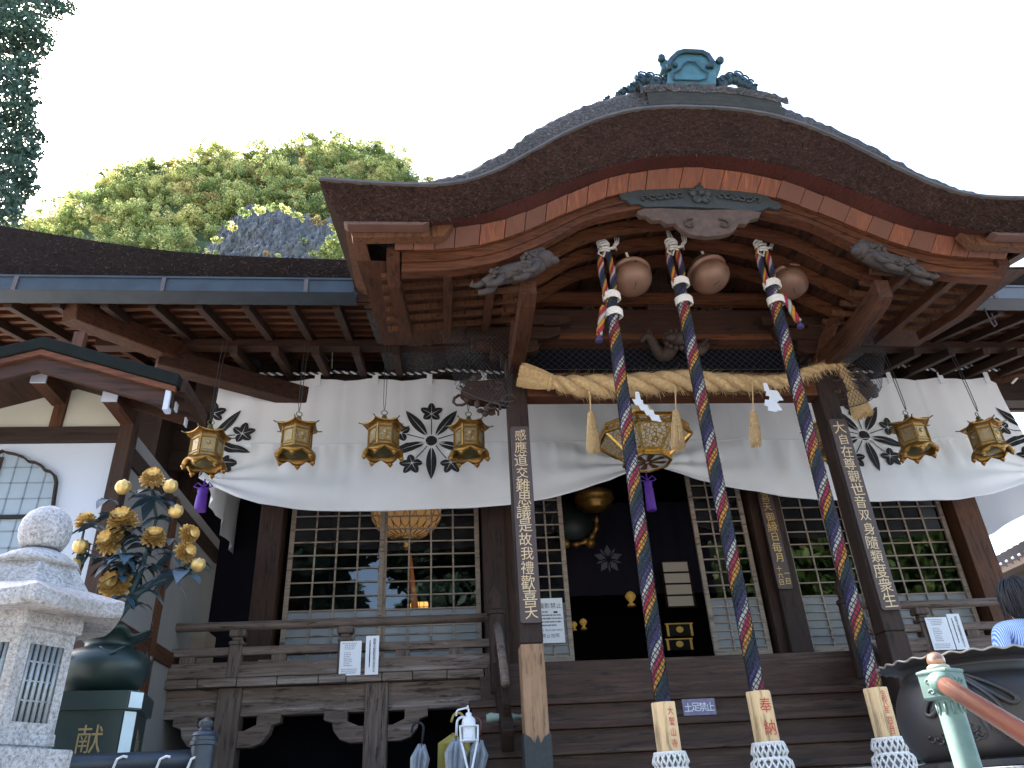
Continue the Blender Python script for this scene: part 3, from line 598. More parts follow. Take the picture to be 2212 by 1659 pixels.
BOT=[tuple(pt(x,y,YN)[[0,2]]) for x,y in ((440,1048),(470,1066),(520,1090),(570,1105),(640,1114),(700,1118),(800,1119),(900,1117),(1000,1112),(1096,1105),(1180,1092),(1250,1074),(1310,1054),(1350,1036),(1386,1016),(1420,1028),(1470,1044),(1550,1065),(1650,1083),(1750,1093),(1850,1097),(1950,1097),(2050,1092),(2120,1082),(2170,1066),(2212,1048),(2235,1030))]
XL,XR=BOT[0][0],BOT[-1][0]; bz=lambda X: float(np.interp(X,[p[0] for p in BOT],[p[1] for p in BOT]))
tabs=[xN(x,815) for x in (566,687,811,928)]; tw=(tabs[-1]-tabs[0])/3; tabs+= [tabs[-1]+tw*i for i in range(1,10) if tabs[-1]+tw*i<xN(1880,805)]+[xN(x,805) for x in (1916,2026,2125)]
ZTOP=zN(700,818)
def topz(X):
    d=min(abs(X-t) for t in tabs); return ZTOP-.055*min(1,d/.5)**1.3-(.10*max(0,(X-tabs[-1])/(XR-tabs[-1]))if X>tabs[-1] else 0)
ZSEAM=zN(700,963); KN=(xN(1386,1016),zN(1386,1016)); KL=(XL,bz(XL)); KR=(XR,bz(XR))
seedf=np.random.default_rng(9); ph=seedf.uniform(0,6.28,12); fq=seedf.uniform(2.2,9.5,12); am=seedf.uniform(.2,1,12)/fq*3
def foldY(X,z):
    v=max(0,min(1,(ZTOP-z)/(ZTOP-bz(X)+1e-6))); y=0
    for (kx,kz,A) in ((KN[0],KN[1],.050),(KL[0],KL[1],.055),(KR[0],KR[1],.035)):
        dx,dz=X-kx,z-kz; r=math.hypot(dx,dz); a=math.atan2(dz,dx); y+=A*math.sin(a*15+1.5*math.sin(a*4))*math.exp(-r/1.15)*min(1,r/.25)
    s=sum(a_*math.sin(f_*X*1.15+p_) for a_,f_,p_ in zip(am,fq,ph))
    y+=.010*s*v
    if z<ZSEAM: d=(ZSEAM-z); y+=.022*v*math.sin(X*8.5+1.6*math.sin(X*2.3)+.5*z)*math.sin(min(1,d/.75)*PI)**.8+.012*math.sin(X*17+2*math.sin(X*3.1))*math.sin(min(1,d/.6)*PI); y+=.007*math.sin(X*38+2*math.sin(X*3))*math.exp(-d/.22)+.012*math.sin(X*13+math.sin(X*5)*2)*math.exp(-d/.5)
    dt=min(abs(X-t) for t in tabs); sg=X-min(tabs,key=lambda t:abs(X-t)); y+=.016*math.sin(sg*16)*math.exp(-(ZTOP-z)/.9)*math.exp(-abs(sg)/.5)
    return YN+y-.30*v**2.2
cur=thing('curtain','long white cloth curtain with black flower crests hung across the hall front','curtain',((XL+XR)/2,YN,ZTOP))
nx=420; rows=[]
Xs=np.linspace(XL,XR,nx)
def colz(X):
    t,bt=topz(X),bz(X); return t,bt
for v in np.linspace(0,1,72):
    r=[]
    for X in Xs:
        t,bt=colz(X); z=t+(bt-t)*v; r.append((X,foldY(X,z),z))
    rows.append(r)
rows.append([(x,y+.03,z+.004) for x,y,z in rows[-1]])
MB().grid(rows).build('cloth_panel',M['cloth'],cur,smooth=True)
sm=[(X,foldY(X,ZSEAM)-.006,ZSEAM) for X in Xs if bz(X)<ZSEAM-.05]; MB().tube(sm,.007,5).build('seam',M['paper'],cur)
for t in tabs: MB().box(t-.045,t+.045,YN-.03,YN-.018,ZTOP-.13,ZTOP+.10).build('hanging_tab',M['cloth'],cur,bevel=.003)
# returns of the curtain along both sides of the hall
pl=[ptX(x,y,XL+.02) for x,y in ((446,1056),(462,1100),(485,1160),(505,1195),(516,1207))]
rows=[]
for v in np.linspace(0,1,14): rows.append([(XL+.02+.05*math.sin(p[1]*9+v*2)*v+ .02*math.sin(p[1]*23),p[1],p[2]*v+(ZTOP-.1)*(1-v)) for p in [np.array([0,np.interp(k,[0,.25,.5,.75,1],[q[1] for q in pl]),np.interp(k,[0,.25,.5,.75,1],[q[2] for q in pl])]) for k in np.linspace(0,1,24)]])
MB().grid(rows).build('side_return',M['cloth'],cur,smooth=True)
pl=[ptX(x,y,XR) for x,y in ((2236,1080),(2212,1112),(2150,1150),(2098,1170),(2070,1176),(2040,1150))]
rows=[]
for v in np.linspace(0,1,14): rows.append([(XR+.04*math.sin(p[1]*5+v*2)*v,p[1],p[2]*v+(ZTOP-.1)*(1-v)) for p in [np.array([0,np.interp(k,np.linspace(0,1,6),[q[1] for q in pl]),np.interp(k,np.linspace(0,1,6),[q[2] for q in pl])]) for k in np.linspace(0,1,30)]])
MB().grid(rows).build('side_return',M['cloth'],cur,smooth=True)
# crest: five long leaves and five bellflowers round a disc
def crest(cx,cz,R):
    b=MB()
    def put(x,z): 
        X,Z=cx+x*R,cz+z*R; X=min(X,XR-.005); X=max(X,XL+.005); return (X,foldY(X,Z)-.014,Z)
    def strip(fn0,fn1,n=16,m=3):
        b.grid([[put(*(np.array(fn0(t))*(1-s)+np.array(fn1(t))*s)) for s in np.linspace(0,1,m+1)] for t in np.linspace(0,1,n+1)])
    for k in range(5):
        a=-PI/2+k*2*PI/5; d=np.array([math.cos(a),math.sin(a)]); e=np.array([-d[1],d[0]])
        for s in (-1,1):
            strip(lambda t:d*(.17+.80*t)+e*s*.012*(1-t),lambda t:d*(.17+.80*t)+e*s*(.012+.105*math.sin(PI*t**.9)**.85+(-.012*t)))
        a+=PI/5; d=np.array([math.cos(a),math.sin(a)]); e=np.array([-d[1],d[0]])
        strip(lambda t:d*(.16+.40*t)-e*.011,lambda t:d*(.16+.40*t)+e*.011,8,1)
        c=d*.70
        for ang,ln in ((0,.26),(1.05,.25),(-1.05,.25),(2.25,.20),(-2.25,.20)):
            g=d*math.cos(ang)+e*math.sin(ang); h=np.array([-g[1],g[0]])
            for s in (-1,1): strip(lambda t:c+g*(.02+ln*t)+h*s*.010*(1-t),lambda t:c+g*(.02+ln*t)+h*s*(.010+.085*math.sin(PI*min(1,t*.97))**.7*(1-.25*t)),10,2)
    strip(lambda t:(0,0),lambda t:(.125*math.cos(2*PI*t),.125*math.sin(2*PI*t)),24,2)
    b.build('crest',M['ink'],cur)
RC=.5*(zN(930,868)-zN(930,1046))/1.0
c0=(xN(932,958),zN(932,957)); crest(c0[0],c0[1],RC)
crest(xN(1862,945),zN(1862,945),RC); crest(xN(455,968)-.02,zN(455,960),RC); crest(xN(2222,945),zN(2222,945),RC)
# cord
cd=None
cp=[pt(x,y,YN-.02) for x,y in ((432,800),(500,804),(563,808),(690,807),(720,803),(811,808),(928,806),(965,799),(1100,806),(1400,802),(1700,804),(1880,803),(1905,800),(1940,790),(2026,800),(2060,799),(2100,792),(2125,799),(2235,800))]
cp=np.array(cp); L_=np.concatenate([[0],np.cumsum(np.linalg.norm(np.diff(cp,axis=0),axis=1))]); tt=np.arange(0,L_[-1],.028); cpt=np.array([[np.interp(t,L_,cp[:,i]) for i in range(3)] for t in tt])
for nm,mt,p0 in (('white_strand','cord_white',0),('dark_strand',plain('navy_cord',(.02,.025,.06),.8),PI)):
    cq=MB().tube([c+np.array([0,.015*math.cos(t*2*PI/.13+p0),.015*math.sin(t*2*PI/.13+p0)]) for c,t in zip(cpt,tt)],.017,6).build('hanging_cord' if cd is None else nm,M[mt] if isinstance(mt,str) else mt,cd or cur,smooth=True); cd=cd or cq
b=MB(); b.tube([pt(434,800,YN),pt(446,826,YN)],.02,5); b.tube([pt(2186,828,YN),pt(2212,800,YN)],.02,5); 
for x in (440,717,965,1940,2100): 
    a=pt(x,796,YN); b.tube([a,a+np.array([0,-.1,.35])],.006,4)
b.build('tie_cord',M['cord_white'],cd)
# ---------------------------------------------------------------- hanging lanterns
def panelmat(name,g,hole):
    m,n,b=base_mat(name); tc=n.nodes.new('ShaderNodeTexCoord'); v=n.nodes.new('ShaderNodeTexVoronoi'); v.inputs['Scale'].default_value=19; v.feature='DISTANCE_TO_EDGE'; n.links.new(tc.outputs['Object'],v.inputs[0])
    f=noise(n,26,4,(1,1,1),.6,1.5); mm=n.nodes.new('ShaderNodeMath'); mm.operation='MULTIPLY'; n.links.new(f,mm.inputs[0]); n.links.new(v.outputs['Distance'],mm.inputs[1])
    k=ramp(n,mm.outputs[0],[(.045,(0,0,0)),(.06,(1,1,1))]); n.links.new(mixc(n,k,g,hole),b.inputs['Base Color'])
    iv=n.nodes.new('ShaderNodeMath'); iv.operation='SUBTRACT'; iv.inputs[0].default_value=.85; n.links.new(k,iv.inputs[1]); n.links.new(iv.outputs[0],b.inputs['Metallic']); b.inputs['Roughness'].default_value=.4; bump(n,b,mm.outputs[0],-.8 if False else .8,.02); return m
M['openwork']=panelmat('gold_openwork_panel',(.44,.25,.06),(.26,.26,.20)); M['openwork2']=panelmat('gold_openwork_bright',(.46,.25,.035),(.40,.37,.29))  # light through the hanging lanterns' openwork is painted as the pale hole colour
def make_lantern():
    t=thing('hanging_lantern','','lantern'); B=lambda mb,n,m,p=t,**k: mb.build(n,M[m],p,**k)
    R=.245; z0,z1=.17,.66
    hexp=lambda r,z,a=0:[(r*math.cos(PI/3*k+a),r*math.sin(PI/3*k+a),z) for k in range(6)]
    # frame posts and rails
    f=MB()
    for k in range(6):
        p=hexp(R,0)[k]; f.bar((p[0],p[1],z0),(p[0],p[1],z1),.03,.03,(p[0],p[1],0))
        q=hexp(R,0)[(k+1)%6]
        for z in (z0+.02,z0+.085,z1-.09,z1-.015): f.bar((p[0],p[1],z),(q[0],q[1],z),.022,.025)
    B(f,'frame','gold_old')
    for k in range(6):
        p,q=Vector(hexp(R-.012,0)[k]),Vector(hexp(R-.012,0)[(k+1)%6]); pm=MB()
        g=lambda s,z: (p*(1-s)+q*s)+Vector((0,0,z))
        pm.add([g(0,z0),g(1,z0),g(1,z1),g(0,z1)],[(0,1,2,3)]); n_=Vector(((p+q)/2)).normalized()
        for s0,s1,za,zb in ((.2,.8,z0+.13,z1-.13),):
            c=[g(s0,za)+n_*.012,g(s1,za)+n_*.012,g(s1,zb)+n_*.012,g(s0,zb)+n_*.012]; pm.add(c+[g(s0,za),g(s1,za),g(s1,zb),g(s0,zb)],[(0,1,2,3),(0,4,5,1),(1,5,6,2),(2,6,7,3),(3,7,4,0)])
        if k%2==0: pm.ball(g(.5,.45)+n_*.02,.05,8,6,(.6,.6,1))
        B(pm,'side_panel','openwork')
    # roof with lifted corners
    rf=MB(); rows=[]
    for r,z in ((.34,.655),(.345,.675),(.25,.715),(.14,.765),(.075,.79),(.06,.80)):
        rw=[]
        for j in range(36):
            a=2*PI*j/36; am=((a+PI/6)%(PI/3))-PI/6; rr=r*math.cos(PI/6)/math.cos(((a)%(PI/3))-PI/6); cor=(abs(((a)%(PI/3))-PI/6)/(PI/6))**3
            rw.append((rr*(1+.05*cor)*math.cos(a),rr*(1+.05*cor)*math.sin(a),z+(.035*cor if r>.2 else 0)))
        rows.append(rw)
    rf.grid(rows,True); B(rf,'roof','gold_old',smooth=True,ang=35)
    B(MB().grid([[(.335*math.cos(PI/3*k),.335*math.sin(PI/3*k),.656) for k in range(6)],[(.24*math.cos(PI/3*k),.24*math.sin(PI/3*k),.665) for k in range(6)]],True),'soffit','gold_old')
    for k in range(6):
        rd=MB()
        a=PI/3*k; c=Vector((math.cos(a),math.sin(a),0)); rd.tube([c*.30+Vector((0,0,.69)),c*.37+Vector((0,0,.70)),c*.42+Vector((0,0,.72))],.012,5)
        B(rd,'corner_rod','brass_green')
    B(MB().lathe([(.05,.79),(.075,.82),(.06,.85),(.03,.87),(.045,.90),(.03,.93),(.005,.95)],12),'finial','brass_green',smooth=True)
    B(MB().tube([(.05*math.cos(a),0,.985+.05*math.sin(a)) for a in np.linspace(0,2*PI,14)],.009,5),'ring','brass_green')
    # lotus skirt with scalloped, turned-up feet
    def sk(i,a,r):
        s=abs(math.cos(3*a)); lf=(i/6)
        return (r*(1+.10*lf*s),-.10*lf*s**1.2*(1 if i>2 else .4))
    B(MB().lathe([(.20,.20),(.245,.175),(.28,.16),(.315,.12),(.31,.095),(.285,.085),(.26,.085)],48,fn=sk,cap=False),'lotus_skirt','gold_old',smooth=True)
    B(MB().lathe([(.24,.165),(.20,.10),(.12,.07),(.001,.06)],24,cap=False),'under_bowl','brass_green',smooth=True)
    for k in range(6):
        ft=MB()
        a=PI/3*k; c=Vector((math.cos(a),math.sin(a),0)); ft.ball(c*.30+Vector((0,0,.0)),.045,8,6,(1,1,1.1)); ft.ball(c*.305+Vector((0,0,-.05)),.02,6,5)
        B(ft,'scroll_foot','gold_old',smooth=True)
    return t
lan=make_lantern(); YL=9.5
spots=[(440,1012,.35,'leftmost hanging gold lantern, overlapping the left end of the white curtain'),(637,992,.55,'hanging gold lantern second from the left against plain white curtain'),(827,988,.18,'hanging gold lantern just left of the large black crest'),(1014,990,.05,'hanging gold lantern just right of the large black crest, beside the left pillar'),(1795,985,.2,'hanging gold lantern mostly hidden behind the right pillar'),(1986,982,.12,'hanging gold lantern right of the right pillar, next to the right crest'),(2145,985,.45,'rightmost hanging gold lantern near the right end of the curtain')]
protoch=list(lan.children)
for i,(x,y,rz,lb) in enumerate(spots):
    o=lan if i==0 else dup(lan); p=pt(x,y,YL); o.location=p; o.scale=(.82,.82,.68); o.rotation_euler=(0,.0,rz); o['label']=lb; o['group']='hanging lanterns along the eave'
wires=[]
for o in [ob for ob in SC.objects if ob.get('group')=='hanging lanterns along the eave']:
    b=MB(); sd=-1 if o.location.x<2 else 1
    for s in (-.018,.018):
        zt=(6.05-float(o.location.z))/.68; b.tube([(s*.3,0,1.03),(s,0,1.2),(s*1.5-.0*sd,.05,zt*.8),(s*2,.12,zt+.12)],.007,4)
    me=b.build('hanging_wire',M['plaque'],None); me.location=(0,0,0); me.parent=o
    for v in me.data.vertices: v.co+=Vector((0,0,1.03))
    me.rotation_euler=(0,0,-o.rotation_euler.z)
# purple tassels
def tassel(name,label,c,ln,r,mat,group=None):
    t=thing(name,label,'tassel',c); x,y,z=c
    MB().lathe([(r*.3,0),(r*.9,-.03),(r*1.0,-.08),(r*.85,-.11),(r*1.0,-.14),(r*1.15,-ln),(r*.9,-ln-.005)],14,c,fn=lambda i,a,q:q*(1+.06*math.sin(a*9))).build('fringe',M[mat],t,smooth=True)
    b=MB(); b.tube([(x,y,z+.12),(x,y,z)],.012,5)
    for s in (-1,1): b.tube([(x,y,z),(x+s*.08,y-.02,z+.06),(x+s*.13,y-.02,z+.0),(x+s*.06,y-.03,z-.03),(x,y-.02,z-.01)],.011,5)
    b.build('knot',M[mat],t)
tassel('silk_tassel','purple silk tassel below the leftmost lantern at the curtain corner',tuple(pt(440,1052,10.6)),.36,.075,'purple')
tassel('silk_tassel','purple silk tassel hanging at the middle gather of the curtain',tuple(pt(1398,1037,10.5)),.48,.065,'purple')
# ---------------------------------------------------------------- large octagonal gilt lantern in the middle
c=pt(1390,944,9.6); oc=thing('octagonal_lantern','large gilt octagonal openwork lantern hanging behind the colourful ropes','lantern',c)
def octp(r,z): return [(c[0]+r*math.cos(PI/4*k+.42),c[1]+r*math.sin(PI/4*k+.42),c[2]+z) for k in range(8)]
pr=[(.62,.06),(.65,-.05),(.31,-.32),(.32,-.39)]
for k in range(8):
    for j in range(3):
        A,Bq=octp(*pr[j]),octp(*pr[j+1]); MB().add([A[k],A[(k+1)%8],Bq[(k+1)%8],Bq[k]],[(0,3,2,1)]).build(('rim_panel','side_panel','base_panel')[j],M['gold' if j==2 else 'openwork2'],oc)
    A,Bq=octp(*pr[1]),octp(*pr[2]); m0=(Vector(A[k])+Vector(A[(k+1)%8])+Vector(Bq[k])+Vector(Bq[(k+1)%8]))/4
b=MB()
for r,z in ((.635,.07),(.665,-.05),(.32,-.32),(.33,-.39)):
    A=octp(r,z)
    for k in range(8): b.bar(A[k],A[(k+1)%8],.035,.035)
for k in range(8):
    for j in range(3): b.bar(octp(*pr[j])[k],octp(*pr[j+1])[k],.03,.03,(1,0,0))
oc_f=b.build('gilt_frame',M['gold'],oc)
b=MB(); b.grid([octp(.64,.10),octp(.20,.30),octp(.17,.32)],True); b.build('dark_roof',M['dark_x'],oc)
b=MB(); b.grid([octp(.17,.32),octp(.20,.40)],True); b.add(octp(.20,.40),[tuple(range(8))]); b.build('top_box',M['gold_pale'],oc)
MB().add(octp(.315,-.385),[tuple(range(8))]).build('base_plate',M['paper'],oc)
b=MB(); cc=Vector(c)+Vector((0,0,-.392))
for k in range(8):
    a=PI/4*k; d=Vector((math.cos(a),math.sin(a),0)); e=Vector((-d.y,d.x,0)); b.add([cc+d*.03-e*.02,cc+d*.24-e*.05,cc+d*.27,cc+d*.24+e*.05,cc+d*.03+e*.02],[(4,3,2,1,0)])
b.build('base_rosette',M['gold_old'],oc)
b=MB(); b.tube([(c[0],c[1],c[2]+.4),(c[0],c[1],c[2]+1.9)],.012,5); b.build('hanging_rod',M['plaque'],oc)
# ---------------------------------------------------------------- bells and bell ropes
YR=7.4
COL=[('gold',(.44,.19,.018)),('red',(.29,.010,.036)),('white',(.38,.355,.31)),('violet',(.045,.03,.11)),('navy',(.012,.015,.04)),('green',(.012,.032,.037))]
CM={k:plain(k+'_cotton_strand',v,.85,0,.35,70,.5) for k,v in COL}
M['net']=plain('black_net_cord',(.012,.012,.014),.8)
def helix(path,R,pitch,ph,r,mb,n=7,step=.035,rf=None):
    P=np.array(path,float); L=np.concatenate([[0],np.cumsum(np.linalg.norm(np.diff(P,axis=0),axis=1))]); tt=np.arange(0,L[-1]+1e-6,step); C=np.array([[np.interp(t,L,P[:,i]) for i in range(3)] for t in tt]); q=[];rs=[]; acc=ph
    for i,t in enumerate(tt):
        d=Vector(C[min(i+1,len(C)-1)]-C[max(i-1,0)]).normalized(); ref=Vector((0,1,0)); u=d.cross(ref).normalized(); v=d.cross(u)
        k=rf(t/L[-1]) if rf else 1; a=acc; q.append(Vector(C[i])+u*(R*k*math.cos(a))+v*(R*k*math.sin(a))); rs.append(r*k); acc+=2*PI*step/(pitch*(k if rf else 1))
    mb.tube(q,rs,n); return mb
def bell(label,c,r,tilt,slit):
    t=thing('suzu_bell',label,'bell',c); prof=[(.01,1.12),(.10,1.12),(.12,1.02),(.42,.96),(.72,.72),(.88,.45),(.93,.28),(1.03,.24),(1.06,.17),(1.03,.10),(.90,.08),(.93,-.02),(.99,-.2),(1.0,-.38),(.92,-.62),(.72,-.84),(.42,-.97),(.001,-1.0)]
    MX=Matrix.Translation(Vector(c))@Matrix.Rotation(tilt[0],4,'X')@Matrix.Rotation(tilt[1],4,'Y')
    MB().lathe([(a*r,z*r) for a,z in prof],32,cap=False).xf(MX).build('bell_body',M['bell'],t,smooth=True)
    b=MB()
    for k in range(20):
        a0=PI*(.03+.94*k/20); a1=PI*(.03+.94*(k+1)/20); w_=.014*r*3
        f=lambda a,s:(s*w_,-math.cos(a)*r*1.004*(.98 if True else 1),-.02*r-abs(math.sin(a))*r*.985)
        b.add([f(a0,-.2),f(a0,.2),f(a1,.2),f(a1,-.2)],[(0,1,2,3)])
    b.ball((0,-r*.99,-.18*r),.05*r,8,6); b.tube([(0,-math.cos(q)*r*1.006,-math.sin(q)*r*1.0) for q in np.linspace(.18,1.5,14)],.016*r*1.6,5)
    b.xf(Matrix.Translation(Vector(c))@Matrix.Rotation(tilt[0],4,'X')@Matrix.Rotation(slit,4,'Z')).build('slit',M['ink'],t)
    b=MB(); b.tube([Vector(c)+Vector((0,0,r*1.05)),Vector(c)+Vector((-.03,-.02,r*1.5)),Vector(c)+Vector((0,-.02,r*2.2))],.018,6); b.build('bell_loop',M['cord_white'],t)
YB=7.62
bell('left clay-pink suzu bell under the gable with its slit facing front',pt(1364,596,YB),.245,(-.35,0),.0)
bell('middle clay-pink suzu bell hanging tilted under the gable',pt(1529,590,YB),.25,(-.25,-.18),.9)
bell('right clay-pink suzu bell partly behind its rope',pt(1704,606,YB+.1),.235,(-.25,.12),-.5)
def bell_rope(label,X,ytop,ytie,yg0,yg1,xpix,txt,tsz,facerot,sun=False):
    z=lambda y:float(pt(xpix(y),y,YR)[2]); xx=lambda y:float(pt(xpix(y),y,YR)[0])
    t=thing('bell_rope',label,'bell rope',(X,YR,z(yg1)),'colourful bell pull ropes')
    zt=z(ytie[1]); zg=z(yg0); main=[(xx(ytie[0]),YR,z(ytie[0])),(X,YR,zg-.03)]
    for i,(nm,_) in enumerate(COL):
        mb=helix(main,.041,.62,i*PI/3+X,.032,MB(),7)
        # looped upper part: up one side and down the other
        x0=xx(ytie[0]); z0=z(ytie[0])-.02; zu=z(ytop)
        for s in (-1,1):
            path=[(x0+.035*s,YR+.02*s,z0-.35 if s>0 and 1 else z0),(x0+.045*s,YR+.02*s,z0),(x0+(.085 if s>0 else .07)*s,YR+.02*s,(z0+zu)/2),(x0+.05*s,YR,zu-.03),(x0+.01*s,YR,zu)]
            if s<0: path=path[1:]
            helix(path,.024,.42,i*PI/3+s,.019,mb,6)
        mb.build('strand',CM[nm],t,smooth=True,label=nm+' twisted strand')
    b=MB()
    for k in range(8):
        for s in (-1,1): helix(main,.0735,.52*s,k*2*PI/8,.0052,b,3,.045)
    b.build('net_cover',M['net'],t)
    for yy in ytie:
        b=MB()
        c=(xx(yy),YR,z(yy)); 
        for k in range(4): b.tube([(c[0]+.02+(.098)*math.cos(a),c[1]+.085*math.sin(a),c[2]+.024*(k-1.5)+.006*math.sin(a*3)) for a in np.linspace(0,2*PI,18)],.014,6)
        b.build('white_binding',M['cord_white'],t,smooth=True)
    b=MB(); x0=xx(ytop)
    zu=z(ytop)
    for k in range(5): b.tube([(x0+.065*math.cos(a)+.01*math.sin(k*3),YR+.06*math.sin(a),zu+.02+.032*(k-2)+.02*math.sin(a+k)) for a in np.linspace(0,2*PI,14)],.017,6)
    for s,e in ((-.02,(-.03,0,.5)),(.0,(-.02,0,.5)),(.04,(.0,.02,.5)),(.16,(.17,.05,.45)),(.18,(.21,.05,.45)),(.20,(.25,.05,.45))): b.tube([(x0+s*.6,YR,zu),(x0+s,YR,zu+.10),(x0+e[0],YR+e[1],zu+e[2]*.75)],.010,5)
    b.tube([(x0,YR-.03,zu-.0),(x0+.07,YR-.05,zu-.03),(x0+.14,YR-.02,zu+.03),(x0+.19,YR+.1,zu+.06)],.016,6); b.tube([(x0-.05,YR-.05,zu),(x0-.09,YR-.06,zu-.12),(x0-.03,YR-.06,zu-.17),(x0+.01,YR-.06,zu-.05)],.012,5)
    b.build('white_cord_knot',M['cord_white'],t,smooth=True)
    # loose tail of the rope below the bindings
    b=MB(); s=1 if X>3.5 else -1; xb=xx(ytie[1]); pth=[(xb+s*.10,YR-.03,zt+.08),(xb+s*.15,YR-.05,zt-.10),(xb+s*.17,YR-.05,zt-.22),(xb+s*.21,YR-.05,zt-.34)]
    if abs(X-2.95)>.3:
        for q_,nm_ in enumerate(('red','gold','white')): helix(pth,.022,.30,q_*2.1,.022,MB(),6).build('rope_tail',CM[nm_],t,smooth=True)

        b=MB(); b.lathe([(.015,0),(.035,-.04),(.045,-.08),(.035,-.085)],10,pth[-1]); b.build('tail_tuft',CM['violet'],t,smooth=True)
    # six-sided wooden grip
    m=M['grip']; z0=z(yg1); R=.122
    hx=[(R*math.cos(PI/3*k+facerot),R*math.sin(PI/3*k+facerot)) for k in range(6)]
    b=MB(); b.add([(X+a,YR+c_,z0) for a,c_ in hx]+[(X+a,YR+c_,zg) for a,c_ in hx],[tuple(range(5,-1,-1)),tuple(range(6,12))]+[(k,(k+1)%6,6+(k+1)%6,6+k) for k in range(6)])
    g=b.build('wooden_grip',m,t,bevel=.008)
    if txt:
        # lettering on the face that looks to the front right
        an=[(math.atan2((hx[k][1]+hx[(k+1)%6][1]),(hx[k][0]+hx[(k+1)%6][0])),k) for k in range(6)]
        a,k=min(an,key=lambda q:abs(q[0]-(-PI/2+.42 if tsz>0 else -PI/2+.42))); mb=MB(); column(mb,txt,0,0,(zg-z0)*.92,(zg-z0)*.08,abs(tsz),.85)
        n_=Vector((math.cos(a),math.sin(a),0)); e=Vector((-n_.y,n_.x,0)); o=Vector((X,YR,z0))+n_*(R*math.cos(PI/6)+.004)
        mb.v=[tuple(o+e*p[0]+Vector((0,0,p[2]))) for p in mb.v]; mb.build('red_lettering',plain('vermilion_ink',(.55,.03,.025),.6),g)
    # crocheted white net tassel
    b=MB(); zz=z0-1.05
    rad=lambda t: .132+.04*math.sin(min(1,t*5)*PI/2)+.045*t-(.028 if .10<t<.15 else 0)
    for k in range(18):
        for s in (-1,1):
            q=[]; 
            for t_ in np.linspace(0,1,40):
                a=2*PI*k/18+s*t_*3.4; r=rad(t_); q.append((X+r*math.cos(a),YR+r*math.sin(a),z0+.01-t_*1.05))
            b.tube(q,.011,4)
    for t_ in (0,.12): b.tube([(X+rad(t_)*math.cos(a),YR+rad(t_)*math.sin(a),z0-t_*1.05) for a in np.linspace(0,2*PI,24)],.016,5)
    b.build('net_tassel',M['cord_white'],t,smooth=True)
    MB().lathe([(.09,0),(.118,-.1),(.15,-1.0),(.08,-1.05)],16,(X,YR,z0-.0)).build('tassel_core',plain('grey_tassel_core',(.25,.26,.30),.9),t,smooth=True)
    return t
M['grip']=wood('pale_cypress_grip',(.66,.43,.21),(.78,.54,.29),'z',.5,k=.6)
lin=lambda xa,ya,xb,yb:(lambda y:xa+(xb-xa)*(y-ya)/(yb-ya))
bell_rope('leftmost of the three striped bell ropes, passing in front of the gilt octagonal lantern',2.035,538,(642,678),1518,1628,lin(1320,660,1434,1518),'大聖山寺',.075,.30,True)
bell_rope('middle striped bell rope with two large red characters on its wooden grip',2.95,535,(612,651),1494,1607,lin(1472,640,1638,1494),'奉納',.14,.05)
bell_rope('right striped bell rope with a column of small red characters on its grip',4.09,537,(616,651),1487,1597,lin(1668,630,1887,1487),'令和八年二月吉日',.066,.05)
# ---------------------------------------------------------------- thick straw rope
YS=8.28
sh=thing('straw_rope','thick twisted straw rope tapering to the right, tied across the two pillars','straw rope',pt(1450,830,YS),None)
path=[pt(x,y,YS) for x,y in ((1195,826),(1250,834),(1330,834),(1400,828),(1480,822),(1560,826),(1640,829),(1700,822),(1745,803),(1785,789),(1812,797),(1832,826),(1840,846))]
path[-3]+=np.array([0,-.05,0])
rf=lambda t: float(np.interp(t,[0,.06,.15,.35,.6,.75,.85,1],[.55,.85,1,.92,.72,.52,.36,.30]))
for k in range(3): helix(path,.084,.92,k*2*PI/3,.078,MB(),12,.04,rf).build('twisted_strand',M['straw'],sh,smooth=True)
fr=random.Random(4)
b=MB(); PP=np.array(path); LL=np.concatenate([[0],np.cumsum(np.linalg.norm(np.diff(PP,axis=0),axis=1))])
for i in range(2600):
    t=fr.random(); s=t*LL[-1]; c=Vector([np.interp(s,LL,PP[:,j]) for j in range(3)]); R=.158*rf(t); a=fr.uniform(0,2*PI); d=Vector((0,math.cos(a),math.sin(a))); dirx=Vector((fr.uniform(.3,1),-math.sin(a)*1.1*1,math.cos(a)*1.1)).normalized()
    out=fr.uniform(.0,.25)+(.9 if fr.random()<.10 else 0); ln=fr.uniform(.06,.16); p=c+d*(R*fr.uniform(.8,.98)); e=p+(dirx+d*out).normalized()*ln; w_=Vector((.0022,.0,.0022)); 
    b.add([p-w_,p+w_,e+w_*.4,e-w_*.4],[(0,1,2,3)])
b.build('loose_fibres',M['straw'],sh)
def brush(c,d,ln,r0,r1,n,sd,par,nm):
    b=MB(); r=random.Random(sd); c=Vector(c); d=Vector(d).normalized(); u=d.orthogonal().normalized(); v=d.cross(u)
    for i in range(n):
        a=r.uniform(0,2*PI); q=math.sqrt(r.random()); f=(u*math.cos(a)+v*math.sin(a)); p=c+f*r0*q; e=c+d*(ln*r.uniform(.85,1.05))+f*r1*q*r.uniform(.85,1.1); k=u.cross(d)*.0045 if i%2 else v*.0045
        m=(p+e)/2+f*r.uniform(0,.012); b.add([p-k,p+k,m+k,m-k,e+k*.7,e-k*.7],[(0,1,2,3),(3,2,4,5)])
    b.tube([c,c+d*ln*.5,c+d*ln*.84],[r0*.92,(r0+r1)*.40,r1*.62],10); return b.build(nm,M['straw'],par)
p0=Vector(pt(1200,827,YS)); brush(p0,Vector(pt(1118,808,YS))-p0,.46,.085,.155,700,1,sh,'left_brush'.replace('left_','cut_')+'')
p0=Vector(path[-1]); brush(p0,Vector(pt(1856,880,YS))-p0,.36,.06,.13,400,2,sh,'end_tassel')
